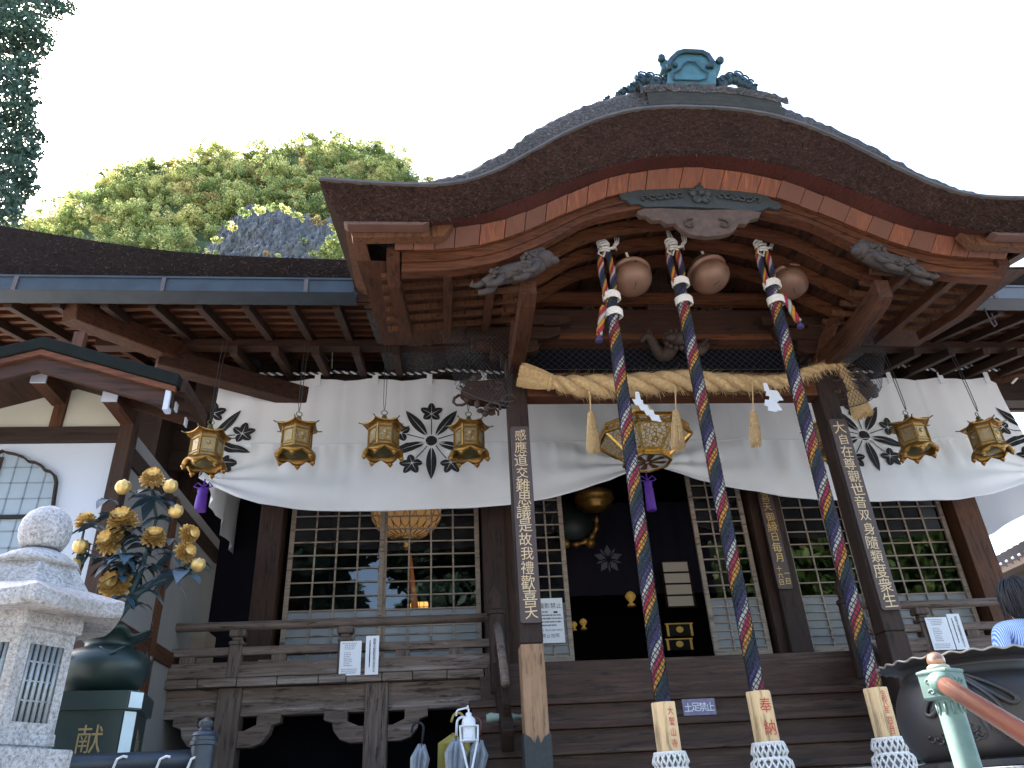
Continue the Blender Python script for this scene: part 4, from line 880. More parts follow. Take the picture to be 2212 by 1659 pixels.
b=MB(); c=Vector(pt(1186,826,YS)); 
for k in range(3): b.tube([c+Vector((.012*k+.02*math.sin(a),.105*math.cos(a),.105*math.sin(a))) for a in np.linspace(0,2*PI,18)],.008,5)
b.build('binding_cord',M['straw'],sh)
for x,y0,y1,y2,lb in ((1276,862,892,975,'straw tassel hanging from the left part of the straw rope'),(1460,850,888,968,'straw tassel hanging in front of the gilt octagonal lantern'),(1627,838,890,962,'slim straw tassel hanging from the right part of the straw rope')):
    a=pt(x-3,y0-18,YS-.12); c=pt(x,y1,YS-.12); e=pt(x+6,y2,YS-.12)
    t=thing('straw_tassel',lb,'straw tassel',c,'straw tassels on the rope'); MB().tube([a,(a+c)/2+np.array([.004,0,0]),c],.008,5).build('hanging_string',M['straw'],t)
    ln=float(np.linalg.norm(e-c)); brush(c,e-c,ln,.035,.085 if x<1600 else .065,260,int(x),t,'straw_bundle')
    b=MB(); cc=Vector(c+(e-c)*.42)
    for k in range(2): b.tube([cc+Vector((.055*math.cos(q),.055*math.sin(q),.01*k)) for q in np.linspace(0,2*PI,12)],.006,5)
    b.build('tie',M['straw'],t)
def shide(label,x,y,hgt,sd):
    c=Vector(pt(x,y,YS-.16)); t=thing('paper_streamer',label,'paper streamer',c); b=MB(); w_=.11; h=hgt/4; 
    for k in range(4):
        x0=c.x+(-.05+.055*k if sd>0 else .02+.05*(k%2)-.03*k); yk=c.y-.012*k; z=c.z-h*k*.85; sl=.045
        b.add([(x0,yk,z),(x0+w_,yk-.02,z-.02),(x0+w_+(.03*sd),yk-.03,z-h-.03),(x0+(.03*sd),yk-.01,z-h)],[(0,1,2,3)])
        b.add([(x0+w_*.4,yk-.006,z-.02),(x0+w_*1.15,yk-.028,z-.03),(x0+w_*1.15-.02*sd,yk-.034,z-h-.01),(x0+w_*.4-.02*sd,yk-.012,z-h)],[(0,1,2,3)])
    b.add([(c.x,c.y,c.z+.1),(c.x+.05,c.y,c.z+.1),(c.x+.06,c.y-.004,c.z-.02),(c.x-.01,c.y-.004,c.z-.02)],[(0,1,2,3)])
    b.build('folded_paper',M['paper'],t)
shide('white zigzag paper streamer hanging in front of the gilt octagonal lantern',1374,862,.36,1)
shide('white zigzag paper streamer hanging at the right part of the straw rope',1652,842,.36,-1)
# ---------------------------------------------------------------- couplet boards
M['board_dark']=plain('dark_brown_lacquer_board',(.060,.038,.034),.55,0,.25,6,.1); M['board_text']=plain('faded_gold_lettering',(.62,.46,.27),.5,.2,.25,20,0)
def board(label,x0,x1,z0,z1,Y,cols,size,rs,mat='board_dark',tm='board_text',hf=.9):
    t=thing('inscribed_board',label,'signboard',((x0+x1)/2,Y,z0)); c=.02
    MB().prism([(x0,z0+c),(x0+c,z0),(x1-c,z0),(x1,z0+c),(x1,z1-c),(x1-c,z1),(x0+c,z1),(x0,z1-c)],Y,Y+.03).build('panel',M[mat],t,bevel=.004)
    b=MB(); r=random.Random(rs)
    for txt,xc,za,zb,s in cols: column(b,txt,xc,Y-.004,za,zb,s,.95,r)
    b.build('lettering',M[tm],t); return t
z0,z1=float(pt(1150,1346,YP-.04)[2]),float(pt(1125,921,YP-.04)[2])
xc=.994; board('dark board of calligraphy on the left pillar',xc-.115,xc+.118,z0,z1,YP-.045,[('感應道交難思議是故我禮歡喜天',xc,z1-.04,z0+.03,.175)],.17,1)
z0,z1=float(pt(1920,1318,YP-.04)[2]),float(pt(1815,905,YP-.04)[2])
xc=5.125; board('dark board of calligraphy on the right pillar',xc-.115,xc+.118,z0,z1,YP-.045,[('大自在尊觀世音双身隨類度衆生',xc,z1-.04,z0+.03,.17)],.17,2)
a=pt(1664,1090,11.24); e=pt(1700,1272,11.24); xb=float(e[0])
board('narrow gilt-lettered board on the hall post right of the entrance',xb-.13,xb+.10,float(e[2]),float(e[2])+1.75,11.24,[('歡喜天御縁日毎月',xb-.015,float(e[2])+1.72,float(e[2])+.40,.17),('十六日',xb-.06,float(e[2])+.36,float(e[2])+.05,.10),('一日',xb+.05,float(e[2])+.30,float(e[2])+.05,.10)],.15,3,tm='gold_pale')
# ---------------------------------------------------------------- small gabled building on the left
HY=7.6; VY=6.75
hs=thing('gabled_building','small white plastered building with dark timber frame and bell-shaped window on the left','building',(-5.2,HY,ZP))
def H_(mb,name,mat,par=hs,**k): return mb.build(name,M[mat] if isinstance(mat,str) else mat,par,**k)
xz=lambda x,y,Y: tuple(pt(x,y,Y)[[0,2]])
apx=xz(96,726,VY); rgt=xz(388,807,VY); k_=(apx[1]-rgt[1])/(rgt[0]-apx[0]); lft=(apx[0]-(rgt[0]-apx[0]),rgt[1])
def chev(d0,d1,ext=0):     # roof-parallel band between two vertical offsets
    return [(lft[0]-ext,lft[1]-d0-ext*k_),(apx[0],apx[1]-d0),(rgt[0]+ext,rgt[1]-d0-ext*k_),(rgt[0]+ext,rgt[1]-d1-ext*k_),(apx[0],apx[1]-d1),(lft[0]-ext,lft[1]-d1-ext*k_)]
H_(MB().prism(chev(0,.13),VY,VY+.14),'verge_cap',plain('dark_green_copper_sheet',(.010,.013,.012),.9,0,.4,6,.1,spec=.1),bevel=.01)
H_(MB().prism(chev(.03,.12,.0),VY+.14,7.62),'roof','wood_y')
H_(MB().prism(chev(.14,.36,-.06),VY+.06,VY+.13),'barge_board','wood_x',bevel=.008)
H_(MB().prism(chev(.14,.20,-.02),VY+.02,VY+.06),'verge_moulding','warm_x')
# right eave edge strip and rafter tips
H_(MB().bar((rgt[0]+.02,VY+.1,rgt[1]-.08),(rgt[0]+.02,7.62,rgt[1]-.08),.05,.14),'eave_strip','wood_y')
for i in range(2):
    y=VY+.32+i*.34; H_(MB().bar((rgt[0]-.9,y,rgt[1]-.20+.9*k_),(rgt[0]-.10,y,rgt[1]-.22+.1*k_),.06,.08),'rafter','wood_x')
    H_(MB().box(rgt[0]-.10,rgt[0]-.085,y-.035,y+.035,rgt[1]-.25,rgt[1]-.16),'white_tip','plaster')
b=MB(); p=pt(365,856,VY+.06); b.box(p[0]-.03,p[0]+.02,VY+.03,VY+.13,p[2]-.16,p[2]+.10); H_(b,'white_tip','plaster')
for tip,wall in (((87,812),(128,858)),((240,852),(279,900))):
    best=min(np.arange(6.6,7.5,.01),key=lambda Y:abs(pt(*tip,Y)[2]-pt(*wall,HY)[2])+abs(pt(*tip,Y)[0]-pt(*wall,HY)[0]))
    a=pt(*tip,best); H_(MB().box(a[0]-.075,a[0]+.075,best,HY+.1,a[2]-.085,a[2]+.085),'purlin','warm_y',bevel=.006)
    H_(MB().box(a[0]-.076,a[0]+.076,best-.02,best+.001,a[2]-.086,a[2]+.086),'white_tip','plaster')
pxr=float(pt(293,905,HY)[0]); pxl=float(pt(262,905,HY)[0]); ctr=apx[0]
zb0=float(pt(100,954,HY)[2]); zb1=float(pt(100,921,HY)[2])
left_x=2*ctr-pxr-.2
H_(MB().add([(left_x,HY+.05,zb1),(pxl,HY+.05,zb1),(pxl,HY+.05,apx[1]-.1-k_*(pxl-ctr)),(ctr,HY+.05,apx[1]-.1),(left_x,HY+.05,apx[1]-.1-k_*(ctr-left_x))],[(0,1,2,3,4)]),'gable_plaster','plaster_tan')
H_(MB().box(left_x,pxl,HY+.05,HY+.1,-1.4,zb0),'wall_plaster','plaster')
H_(MB().box(left_x,pxl+.01,HY,HY+.1,zb0,zb1),'tie_beam','dark_x',bevel=.008)
a,c=xz(119,862,HY),xz(145,862,HY); H_(MB().box(a[0]-.0,c[0],HY+.01,HY+.1,zb1,zb1+1.2),'king_post','warm_z',bevel=.006)
H_(MB().box(pxl,pxr,HY-.01,HY+.16,-1.4,zb1+.28),'corner_post','wood_z',bevel=.01)
# right side wall running back
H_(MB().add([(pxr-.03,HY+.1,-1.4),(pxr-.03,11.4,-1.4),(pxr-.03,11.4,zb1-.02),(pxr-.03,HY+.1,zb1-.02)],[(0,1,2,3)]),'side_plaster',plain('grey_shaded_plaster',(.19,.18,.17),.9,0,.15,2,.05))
H_(MB().box(pxr-.06,pxr+.0,HY+.16,11.3,zb0-.22,zb0-.02),'side_beam','dark_x'); H_(MB().box(pxr-.06,pxr+.0,HY+.16,11.3,1.75,1.92),'side_beam','warm_y'); H_(MB().box(pxr-.06,pxr+.01,9.2,9.36,-1,zb0),'side_post','warm_z')
# bell-shaped window
half=[(4,974),(12,978),(30,981),(48,988),(58,997),(72,999),(86,1006),(93,1016),(105,1019),(114,1028),(117,1042),(112,1075),(107,1113),(92,1240)]
W_=[xz(x,y,HY) for x,y in half]; wx=W_[0][0]; out=W_+[(2*wx-x,z) for x,z in reversed(W_)]
b=MB(); o2=[(wx+(x-wx)*1.03,z+(.018 if i<13 or i>14 else 0)) for i,(x,z) in enumerate(out)]
n=len(out)
for Yf_ in (HY+.0,):
    b.add([(x,Yf_,z) for x,z in o2]+[(x,Yf_,z) for x,z in out],[(i,(i+1)%n,n+(i+1)%n,n+i) for i in range(n)]); b.add([(x,Yf_,z) for x,z in out]+[(x,HY+.049,z) for x,z in out],[(i,(i+1)%n,n+(i+1)%n,n+i) for i in range(n)]); b.add([(x,Yf_,z) for x,z in o2]+[(x,HY+.049,z) for x,z in o2],[(i,(i+1)%n,n+(i+1)%n,n+i) for i in range(n)])
wn=H_(b,'bell_window','dark_z')
H_(MB().prism(out,HY+.042,HY+.046),'window_pane',plain('blue_grey_window_paper',(.24,.29,.33),.4,0,.15,2,0),wn)
b=MB(); zt=max(z for x,z in out); zl=min(z for x,z in out); xr=max(x for x,z in out)
def inp(x,z):
    c=False;j=len(out)-1
    for i in range(len(out)):
        if (out[i][1]>z)!=(out[j][1]>z) and x<(out[j][0]-out[i][0])*(z-out[i][1])/(out[j][1]-out[i][1])+out[i][0]: c=not c
        j=i
    return c
for i in range(1,14):
    z=zt-.17*i; q=[x for x in np.linspace(2*wx-xr,xr,120) if inp(x,z)]
    if q: b.box(q[0],q[-1],HY+.037,HY+.041,z-.007,z+.007)
for i in range(-6,7):
    x=wx+.155*i; q=[z for z in np.linspace(zl,zt,120) if inp(x,z)]
    if q: b.box(x-.007,x+.007,HY+.037,HY+.041,q[0],q[-1])
H_(b,'bar_shadows',plain('bar_shadow_grey',(.17,.205,.235),.6),wn)  # grid shadow showing through the paper, drawn as grey strips on it
z=float(pt(100,1113,HY)[2]); H_(MB().box(2*wx-xr,xr-.01,HY+.01,HY+.045,z-.02,z+.015),'window_rail','black',wn)
H_(MB().box(wx-.28,wx+.02,HY+.02,HY+.033,zt-.65,zt-.06),'window_board','dark_z',wn)
# ---------------------------------------------------------------- stone lantern
m_,n_,b_=base_mat('speckled_granite'); f=noise(n_,55,3,rough=.8); g=noise(n_,2.2,5); c=ramp(n_,f,[(.34,(.14,.137,.14)),(.47,(.29,.285,.29)),(.62,(.42,.41,.41))]); c=mixc(n_,ramp(n_,g,[(.42,(0,0,0)),(.7,(.55,.55,.55))]),c,(.15,.125,.095)); sk=noise(n_,9,6,(1,1,.16),.7); c=mixc(n_,ramp(n_,sk,[(.52,(0,0,0)),(.70,(.6,.6,.6))]),c,(.10,.095,.085)); lc=noise(n_,16,5,(1,1,1),.7); c=mixc(n_,ramp(n_,lc,[(.64,(0,0,0)),(.70,(.5,.5,.5))]),c,(.30,.31,.25)); n_.links.new(c,b_.inputs['Base Color']); b_.inputs['Roughness'].default_value=.85; bump(n_,b_,f,.35,.006); M['stone']=m_
FV=pt(80,1259,4.3)
def hexv(c,R,z,a0=None):
    a0=A0 if a0 is None else a0
    return [(c[0]+R*math.cos(math.radians(a0+60*k)),c[1]+R*math.sin(math.radians(a0+60*k)),z) for k in range(6)]
def projxy(p): c_=RW.T@np.array(p); return PX+c_[0]/c_[2]*FOC,PY+c_[1]/c_[2]*FOC
def projx(p): c_=RW.T@np.array(p); return PX+c_[0]/c_[2]*FOC
def lan_fit(A0):
    g=lambda R,a: (FV[0]-R*math.cos(math.radians(A0))+R*math.cos(math.radians(a)),FV[1]-R*math.sin(math.radians(A0))+R*math.sin(math.radians(a)),FV[2])
    R=min(np.arange(.25,.9,.004),key=lambda R:abs(projx(g(R,A0+60))-271)); c=np.array([FV[0]-R*math.cos(math.radians(A0)),FV[1]-R*math.sin(math.radians(A0)),0]); z=float(pt(97,1146,c[1])[2]); return abs(projx((c[0],c[1],z))-97),R,c
A0=min(range(-80,-45),key=lambda a:lan_fit(a)[0]); _,Rr,Lc=lan_fit(A0)
slt=thing('stone_lantern','grey granite stone lantern with ball finial and barred openings at lower left','stone lantern',(Lc[0],Lc[1],-1.5))
def S_(mb,name,mat='stone',**k): return mb.build(name,M[mat] if isinstance(mat,str) else mat,slt,**k)
zf=float(FV[2]); zl_=lambda y:float(pt(80,y,FV[1])[2])
ze_=zl_(1285)
b=MB(); rows=[]
zball=float(pt(97,1146,Lc[1])[2]); rb=51/FOC*(float((RW.T@pt(97,1146,Lc[1]))[2])); zneck=float(pt(88,1214,Lc[1])[2])
def hrow(R,z,n=6,lift=0):
    q=[]
    V=hexv(Lc,R,z)
    for k in range(6):
        A,B_=Vector(V[k]),Vector(V[(k+1)%6])
        for j in range(n):
            t=j/n; p=A*(1-t)+B_*t; p.z+=lift*(abs(2*t-1)**2.5); q.append(tuple(p))
    return q
for R,z,l in ((Rr*.50,ze_-.0,0),(Rr*.97,ze_-.015,.02),(Rr,ze_,.03),(Rr,zf,.035),(Rr*.97,zf+.012,.03),(Rr*.80,zf+.055,.015),(Rr*.6,zf+.10,.005),(Rr*.42,zneck-.015,0),(Rr*.27,zneck+.0,0)): rows.append(hrow(R,z-.03,lift=l))
b.grid(rows,True); b.f.append(tuple(range(35,-1,-1))); S_(b,'roof_cap',bevel=.004)
S_(MB().lathe([(Rr*.44,zneck-.05),(Rr*.40,zneck-.01),(Rr*.30,zneck+.03),(rb*.62,zneck+.07),(rb*.60,zball-rb*.95),(rb*.80,zball-rb*.75),(rb*.97,zball-rb*.35),(rb*1.0,zball),(rb*.94,zball+rb*.36),(rb*.78,zball+rb*.66),(rb*.5,zball+rb*.90),(rb*.2,zball+rb*1.04),(.001,zball+rb*1.08)],32,(Lc[0],Lc[1],0)),'ball_finial',smooth=True)
Rb=Rr*.57; ztop=ze_-.02; Vb=None
zb_=float(pt(100,1576,Lc[1]-Rb*.8)[2]); zc_=float(pt(100,1352,Lc[1]-Rb*.8)[2])
b=MB(); rows=[hrow(R,z,1) for R,z in ((Rb*1.10,ztop+.06),(Rb*1.10,zc_),(Rb*1.0,zc_-.01))]; b.grid(rows,True); S_(b,'cornice',bevel=.006)
# lantern box: corner posts, sills, barred openings
Vt,Vl=hexv(Lc,Rb,0),hexv(Lc,Rb*1.03,0); b=MB(); br=MB(); bk=MB()
for k in range(6):
    A,B_=Vector(Vt[k]),Vector(Vt[(k+1)%6]); n_=Vector((A+B_)/2-Vector(Lc)); n_.z=0; n_.normalize(); g=lambda t,z,d=0: tuple(A*(1-t)+B_*t+Vector((0,0,z))-n_*d)
    H=zc_-.01-zb_; s0,s1,za,zt_=.20,.84,zb_+.10*H,zb_+.86*H
    o=[g(0,zb_),g(1,zb_),g(1,zb_+H),g(0,zb_+H)]; i_=[g(s0,za),g(s1,za),g(s1,zt_),g(s0,zt_)]; d_=[g(s0,za,.03),g(s1,za,.03),g(s1,zt_,.03),g(s0,zt_,.03)]
    b.add(o+i_+d_,[(0,1,5,4),(1,2,6,5),(2,3,7,6),(3,0,4,7),(4,5,9,8),(5,6,10,9),(6,7,11,10),(7,4,8,11)]); bk.add(d_,[(0,1,2,3)])
    if True:
        for j in range(6): t=s0+(s1-s0)*(j+.5)/6; br.tube([g(t,za,.014),g(t,zt_,.014)],.0135,6)
        for j in (.27,.52,.77): z=za+(zt_-za)*j; br.bar(g(s0,z,.010),g(s1,z,.010),.012,.010)
S_(b,'light_box'); 
S_(bk,'box_lining',plain('dark_recess',(.05,.055,.06),.8)); S_(br,'opening_bars',plain('grey_metal_bars',(.28,.31,.33),.5,.4,.25,30,.2),smooth=True)
b=MB(); b.grid([hrow(R,z,1) for R,z in ((Rb*.9,zb_+.01),(Rb*1.03,zb_),(Rb*1.05,zb_-.06),(Rb*1.0,zb_-.065),(Rb*1.02,zb_-.075),(Rb*1.35,zb_-.08),(Rb*1.38,zb_-.09),(Rb*1.36,zb_-.22),(Rb*.9,zb_-.30),(Rb*.6,zb_-.36),(Rb*.55,-1.5))],True); S_(b,'pedestal',bevel=.004)
# ---------------------------------------------------------------- bronze vase of gilt peonies on a pedestal
M['bronze_green']=plain('dark_green_bronze',(.010,.024,.022),.42,.2,.4,5,.05)
VYc=6.0; vc=pt(218,1490,VYc); VX=vc[0]
pdl=thing('vase_pedestal','dark green square pedestal with chamfered corner painted with sky reflection under the bronze vase','pedestal',(VX,VYc,-1.5))
zs0=float(pt(225,1530,VYc-.35)[2]); zs1=float(pt(225,1489,VYc-.35)[2])
def oct_(h,ch,z,rot):   # chamfered square, one corner towards the viewer
    q=[]
    for k in range(4):
        a=rot+k*PI/2; d=np.array([math.cos(a),math.sin(a)]); e=np.array([-d[1],d[0]])
        for s in (-1,1): p=d*(h-ch)+e*s*ch; q.append((VX+p[0],VYc+p[1],z))
    return q
rot=math.radians(-35)
b=MB(); b.grid([oct_(.46,.055,zs0,rot),oct_(.46,.055,zs1,rot)],True); b.add(oct_(.46,.055,zs1,rot),[tuple(range(8))]); b.add(oct_(.46,.055,zs0,rot),[tuple(range(7,-1,-1))]); b.build('top_slab',M['bronze_green'],pdl,bevel=.006)
b=MB(); b.grid([oct_(.42,.05,-1.5,rot),oct_(.42,.05,zs0,rot)],True); b.build('pedestal_body',M['bronze_green'],pdl)
b=MB(); ed=plain('painted_sky_reflection',(.42,.50,.52),.45,.2,.1)  # pale colour paints the sky reflected in the chamfer
A=oct_(.463,.05,zs0+.01,rot)[:2]; Bq=oct_(.463,.05,zs1-.01,rot)[:2]; b.add([A[0],A[1],Bq[1],Bq[0]],[(0,1,2,3)]); A=oct_(.423,.045,-1.5,rot)[:2]; Bq=oct_(.423,.045,zs0-.01,rot)[:2]; b.add([A[0],A[1],Bq[1],Bq[0]],[(0,1,2,3)]); b.build('chamfer_reflection',ed,pdl)
def on_face(txts,mat,k):   # lettering on a pedestal face; k=-1 left, +1 right
    A=Vector(oct_(.424,.05,0,rot)[7 if k<0 else 1]); Bq=Vector(oct_(.424,.05,0,rot)[0 if k<0 else 2]); e=(Bq-A).normalized(); n_=Vector((e.y,-e.x,0)); L=(Bq-A).length; mb=MB()
    for txt,t,za,zb,s in txts: column(mb,txt,t*L,0,za,zb,s,.9,random.Random(3))
    mb.v=[tuple(A+e*p[0]+n_*.005+Vector((0,0,p[2]))) for p in mb.v]; mb.build('gilt_lettering',mat,pdl)
zq=lambda y: float(pt(200,y,VYc-.3)[2])
on_face([('献',.62,zq(1570),zq(1622),.20)],plain('faded_gilt',(.22,.16,.07),.6,.2),-1)
on_face([('奉納平成年月吉日',.28,zq(1572),zq(1640),.035),('令山寺講中一同',.40,zq(1580),zq(1640),.035),('世話人一同',.52,zq(1590),zq(1640),.035)],M['board_text'],1)
vs=thing('bronze_vase','round dark green bronze vase with lobed mouth on the pedestal','vase',(VX,VYc,zs1))
vz=lambda y: float(pt(218,y,VYc)[2]); rv=.305
def lob(i,a,r): return (r*(1+(.10*math.cos(6*a)*(1 if i>9 else 0))), (.025*math.cos(6*a) if i>9 else 0))
h0,h1=zs1,vz(1372)
prof=[(.50,0),(.62,.02),(.84,.16),(.97,.33),(1.0,.47),(.94,.60),(.80,.70),(.62,.745),(.54,.77),(.53,.84),(.66,.93),(.84,1.0),(.80,1.0),(.5,.9)]
MB().lathe([(r*rv,h0+(h1-h0)*t) for r,t in prof],48,(VX,VYc,0),fn=lob,cap=False).build('vase_body',M['bronze_green'],vs,smooth=True)
b=MB(); cc=Vector((VX-.235,VYc-.225,vz(1436))); n_=Vector((-.7,-.7,0)).normalized(); e=Vector((.7,-.7,0))
for s in (-1,1):
    for q in range(6): a=q*1.0; b.ball(cc+e*(s*.04+.028*math.cos(a))+Vector((0,0,.035+.028*math.sin(a)))+n_*.02*0,.022,6,4,(1,1,1))
    b.tube([cc+e*s*.04+Vector((0,0,.03)),cc+Vector((0,0,-.02)),cc-e*s*.05+Vector((0,0,-.05))],.013,5)
b.build('gilt_crest',M['gold_pale'],vs,smooth=True)
for a0 in (-1.15,.4,2.4): MB().tube([(VX+rv*(.82+.18*math.sin(min(1,t)*PI/2))*1.005*math.cos(a0+ (t-.5)*.55),VYc+rv*(.82+.18*math.sin(min(1,t)*PI/2))*1.005*math.sin(a0+(t-.5)*.55),h0+(h1-h0)*(.70-.14*(1-abs(2*t-1)))) for t in np.linspace(0,1,9)],.008,5).build('shoulder_relief',M['bronze_green'],vs,smooth=True)
fl=thing('flower_arrangement','gilt peony blossoms and buds on blue-green bronze stems rising from the vase','flower arrangement',(VX,VYc,h1-.1))
M['stem']=plain('blue_green_bronze_stem',(.035,.075,.085),.55,.3,.5,9,.3); M['leaf_b']=plain('blue_patina_leaf',(.022,.058,.090),.6,0,.45,7,.2); M['leaf_d']=plain('dark_bronze_leaf',(.014,.026,.028),.5,.2,.3,7,.2)
F3=lambda x,y,Y=VYc: Vector(pt(x,y,Y))
trunk=[F3(238,1372),F3(246,1340),F3(268,1312),F3(283,1296),F3(288,1268),F3(300,1240),F3(310,1215)]
b=MB(); b.tube(trunk,[.045,.042,.04,.036,.032,.028,.022],8); br1=[F3(283,1296),F3(300,1278),F3(330,1260),F3(365,1250),F3(400,1240),F3(420,1228)]; b.tube(br1,[.035,.032,.026,.02,.016,.012],7)
br2=[F3(288,1268),F3(276,1240),F3(272,1205),F3(262,1180),F3(268,1150)]; b.tube(br2,[.026,.022,.02,.016,.014],7); br3=[F3(310,1215),F3(322,1175),F3(338,1120),F3(330,1075),F3(330,1045)]; b.tube(br3,[.02,.016,.014,.012,.011],7)
br4=[F3(276,1240),F3(250,1220),F3(218,1208),F3(190,1198),F3(160,1190)]; b.tube(br4,[.018,.016,.014,.012,.01],6)
hub=trunk[4:]+br1+br2+br3+br4
FLW=[(329,1031,25,(.2,.5)),(264,1122,32,(.0,.55)),(186,1125,24,(-.1,1.2)),(235,1168,29,(-.25,.2)),(333,1159,26,(.25,.6)),(411,1153,22,(1.2,.1)),(403,1192,23,(1.0,.2)),(245,1261,34,(-.1,.1))]
BUD=[(266,1053,15),(368,1051,14),(380,1105,14),(174,1181,15),(157,1223,15),(428,1221,14)]
for (x,y,r) in [(a,c_,d) for a,c_,d,_ in FLW]+BUD:
    p=F3(x,y,VYc-.05); q=min(hub,key=lambda h:(h-p).length+(0 if h.z<p.z else .15)); b.tube([q,(q+p)/2+Vector((.02,0,-.03)),p],[.012,.010,.009],6)
b.build('bronze_stems',M['stem'],fl,smooth=True)
def petal(mb,c,u,v,n_,L,W,cup):     # u outwards, n_ flower axis
    rows=[]
    for i in range(5):
        t=i/4; w_=W*math.sin(PI*(.18+.72*t))**.8
        rows.append([c+u*(L*t)+n_*(cup*t*t*L)+v*(w_*s)+n_*(.25*W*s*s)+u*(-.14*L*s*s*t)+n_*(.04*L*math.sin(s*7)*t) for s in (-1,-.5,0,.5,1)])
    mb.grid(rows)
def peony(c,axis,R,sd):
    r=random.Random(sd); n_=Vector(axis).normalized(); a0=n_.orthogonal().normalized(); b0=n_.cross(a0); mb=MB()
    for ring,(k,rad,cup,hz) in enumerate(((13,1.0,-.12,-.28),(12,.92,.05,-.14),(11,.80,.25,0.0),(9,.64,.55,.10),(7,.46,1.0,.18))):
        for j in range(k):
            a=2*PI*(j+.5*ring+r.uniform(-.15,.15))/k; u=a0*math.cos(a)+b0*math.sin(a); v=n_.cross(u); petal(mb,c+n_*hz*R+u*.12*R,u,v,n_,R*rad*.92*r.uniform(.92,1.06),R*.30,cup)
    f=mb.build('peony_blossom',M['gold_pale'],fl,smooth=True)
    MB().lathe([(.26*R,0),(.30*R,.10*R),(.27*R,.20*R),(.001,.22*R)],14).xf(Matrix.Translation(c+n_*.10*R)@n_.to_track_quat('Z','Y').to_matrix().to_4x4()).build('seed_disc',M['gold_pale'],f)
pxm=lambda x,y,Y: float((RW.T@pt(x,y,Y))[2])/FOC
for i,(x,y,r,(dx,dz)) in enumerate(FLW): peony(F3(x,y,VYc-.08),(dx,-.8,dz),r*pxm(x,y,VYc)*1.05,i)
for i,(x,y,r) in enumerate(BUD):
    R=r*pxm(x,y,VYc); c=F3(x,y,VYc-.08); MB().lathe([(.001,-1.05*R),(.6*R,-.85*R),(.95*R,-.3*R),(1.0*R,.15*R),(.85*R,.65*R),(.6*R,.95*R),(.3*R,.8*R)],24,c,fn=lambda k,a,q:(q*(1+.10*math.sin(a*8)),.10*R*math.sin(a*4) if k>3 else 0),cap=False).build('peony_bud',M['gold_pale'],fl,smooth=True)
def leaf(mb,c,d,L,W,droop):
    d=Vector(d).normalized(); L*=.8; v=d.cross(Vector((0,0,1))); v=v.normalized() if v.length>.1 else Vector((1,0,0)); up=v.cross(d)
    rows=[]
    for i in range(6):
        t=i/5; w_=W*math.sin(PI*min(1,t*.96+.06))**.9
        rows.append([c+d*L*t-Vector((0,0,droop*L*t*t))+v*w_*s+up*abs(s)*w_*.25 for s in (-1,0,1)])
    mb.grid(rows)
rl=random.Random(8)
for x,y,n_l,L,mt in ((327,1078,5,.24,'leaf_b'),(345,1080,4,.22,'leaf_b'),(230,1080,3,.20,'leaf_b'),(205,1135,4,.20,'leaf_b'),(190,1140,2,.16,'leaf_b'),(270,1200,4,.22,'leaf_b'),(245,1215,3,.18,'leaf_d'),(333,1185,4,.24,'leaf_b'),(372,1200,3,.2,'leaf_b'),(320,1060,4,.2,'leaf_d'),(300,1160,4,.2,'leaf_d'),(222,1205,4,.2,'leaf_d'),(345,1225,4,.16,'leaf_d'),(297,1305,6,.20,'leaf_d'),(280,1145,3,.18,'leaf_d'),(395,1240,5,.30,'leaf_b'),(310,1200,3,.18,'leaf_b'),(362,1165,3,.2,'leaf_d'),(170,1192,2,.14,'leaf_d'),(290,1230,4,.2,'leaf_d')):
    b=MB(); c=F3(x,y,VYc+rl.uniform(-.15,.1)); a0=rl.uniform(0,6.28)
    for k in range(n_l):
        a=a0+k*2*PI/n_l*.8+rl.uniform(-.2,.2); leaf(b,c,(math.cos(a),-.3+.6*math.sin(a),rl.uniform(-.3,.25)),L*rl.uniform(.8,1.1),L*.20,rl.uniform(.35,.8))
    b.build('bronze_leaves',M[mt],fl,smooth=True)
for k in range(26):
    h=rl.choice(hub); c=h+Vector((rl.uniform(-.10,.10),rl.uniform(-.12,.10),rl.uniform(-.02,.12))); b=MB(); a0=rl.uniform(0,6.28); n_l=rl.randint(2,4)
    b.tube([h,c],.005,4)
    for q in range(n_l): a=a0+q*1.5; leaf(b,c,(math.cos(a),-.3+.6*math.sin(a),rl.uniform(-.3,.3)),rl.uniform(.13,.20),.034,rl.uniform(.3,.9))
    b.build('bronze_leaves',M['leaf_d' if k%3 else 'leaf_b'],fl,smooth=True)
# ---------------------------------------------------------------- dark railing along the terrace, lower left
RY=5.4; tr=thing('terrace_railing','dark metal railing bar with onion-topped post at the lower left edge','railing',(-2.2,RY,-1.5))
M['rail_dark']=plain('dark_blue_bronze',(.035,.045,.06),.45,.5,.4,8,.15)
zc=float(pt(200,1642,RY)[2]); x1=float(pt(428,1640,RY)[0])
MB().tube([(-5.2,RY,zc-.02),(x1,RY,zc-.02)],.055,14).build('top_bar',M['rail_dark'],tr,smooth=True)
pz=lambda y: float(pt(430,y,RY)[2]); r0=.075
MB().lathe([(r0*.95,-1.5),(r0*.95,pz(1612)),(r0*1.1,pz(1610)),(r0*1.1,pz(1602)),(r0*.98,pz(1600)),(r0*.98,pz(1592)),(r0*1.08,pz(1590)),(r0*.95,pz(1583)),(r0*.55,pz(1578)),(r0*.5,pz(1573)),(r0*.62,pz(1567)),(r0*.60,pz(1560)),(r0*.35,pz(1554)),(.001,pz(1549))],20,(x1+.02,RY,0)).build('post',M['rail_dark'],tr,smooth=True,ang=35)
b=MB()
for x in (129,258,351,418,20): a=pt(x,1640,RY-.06); b.tube([a+np.array([-.03,0,-.06]),a+np.array([-.01,-.01,.0]),a+np.array([.02,0,.015]),a+np.array([.045,0,.01])],.008,5)
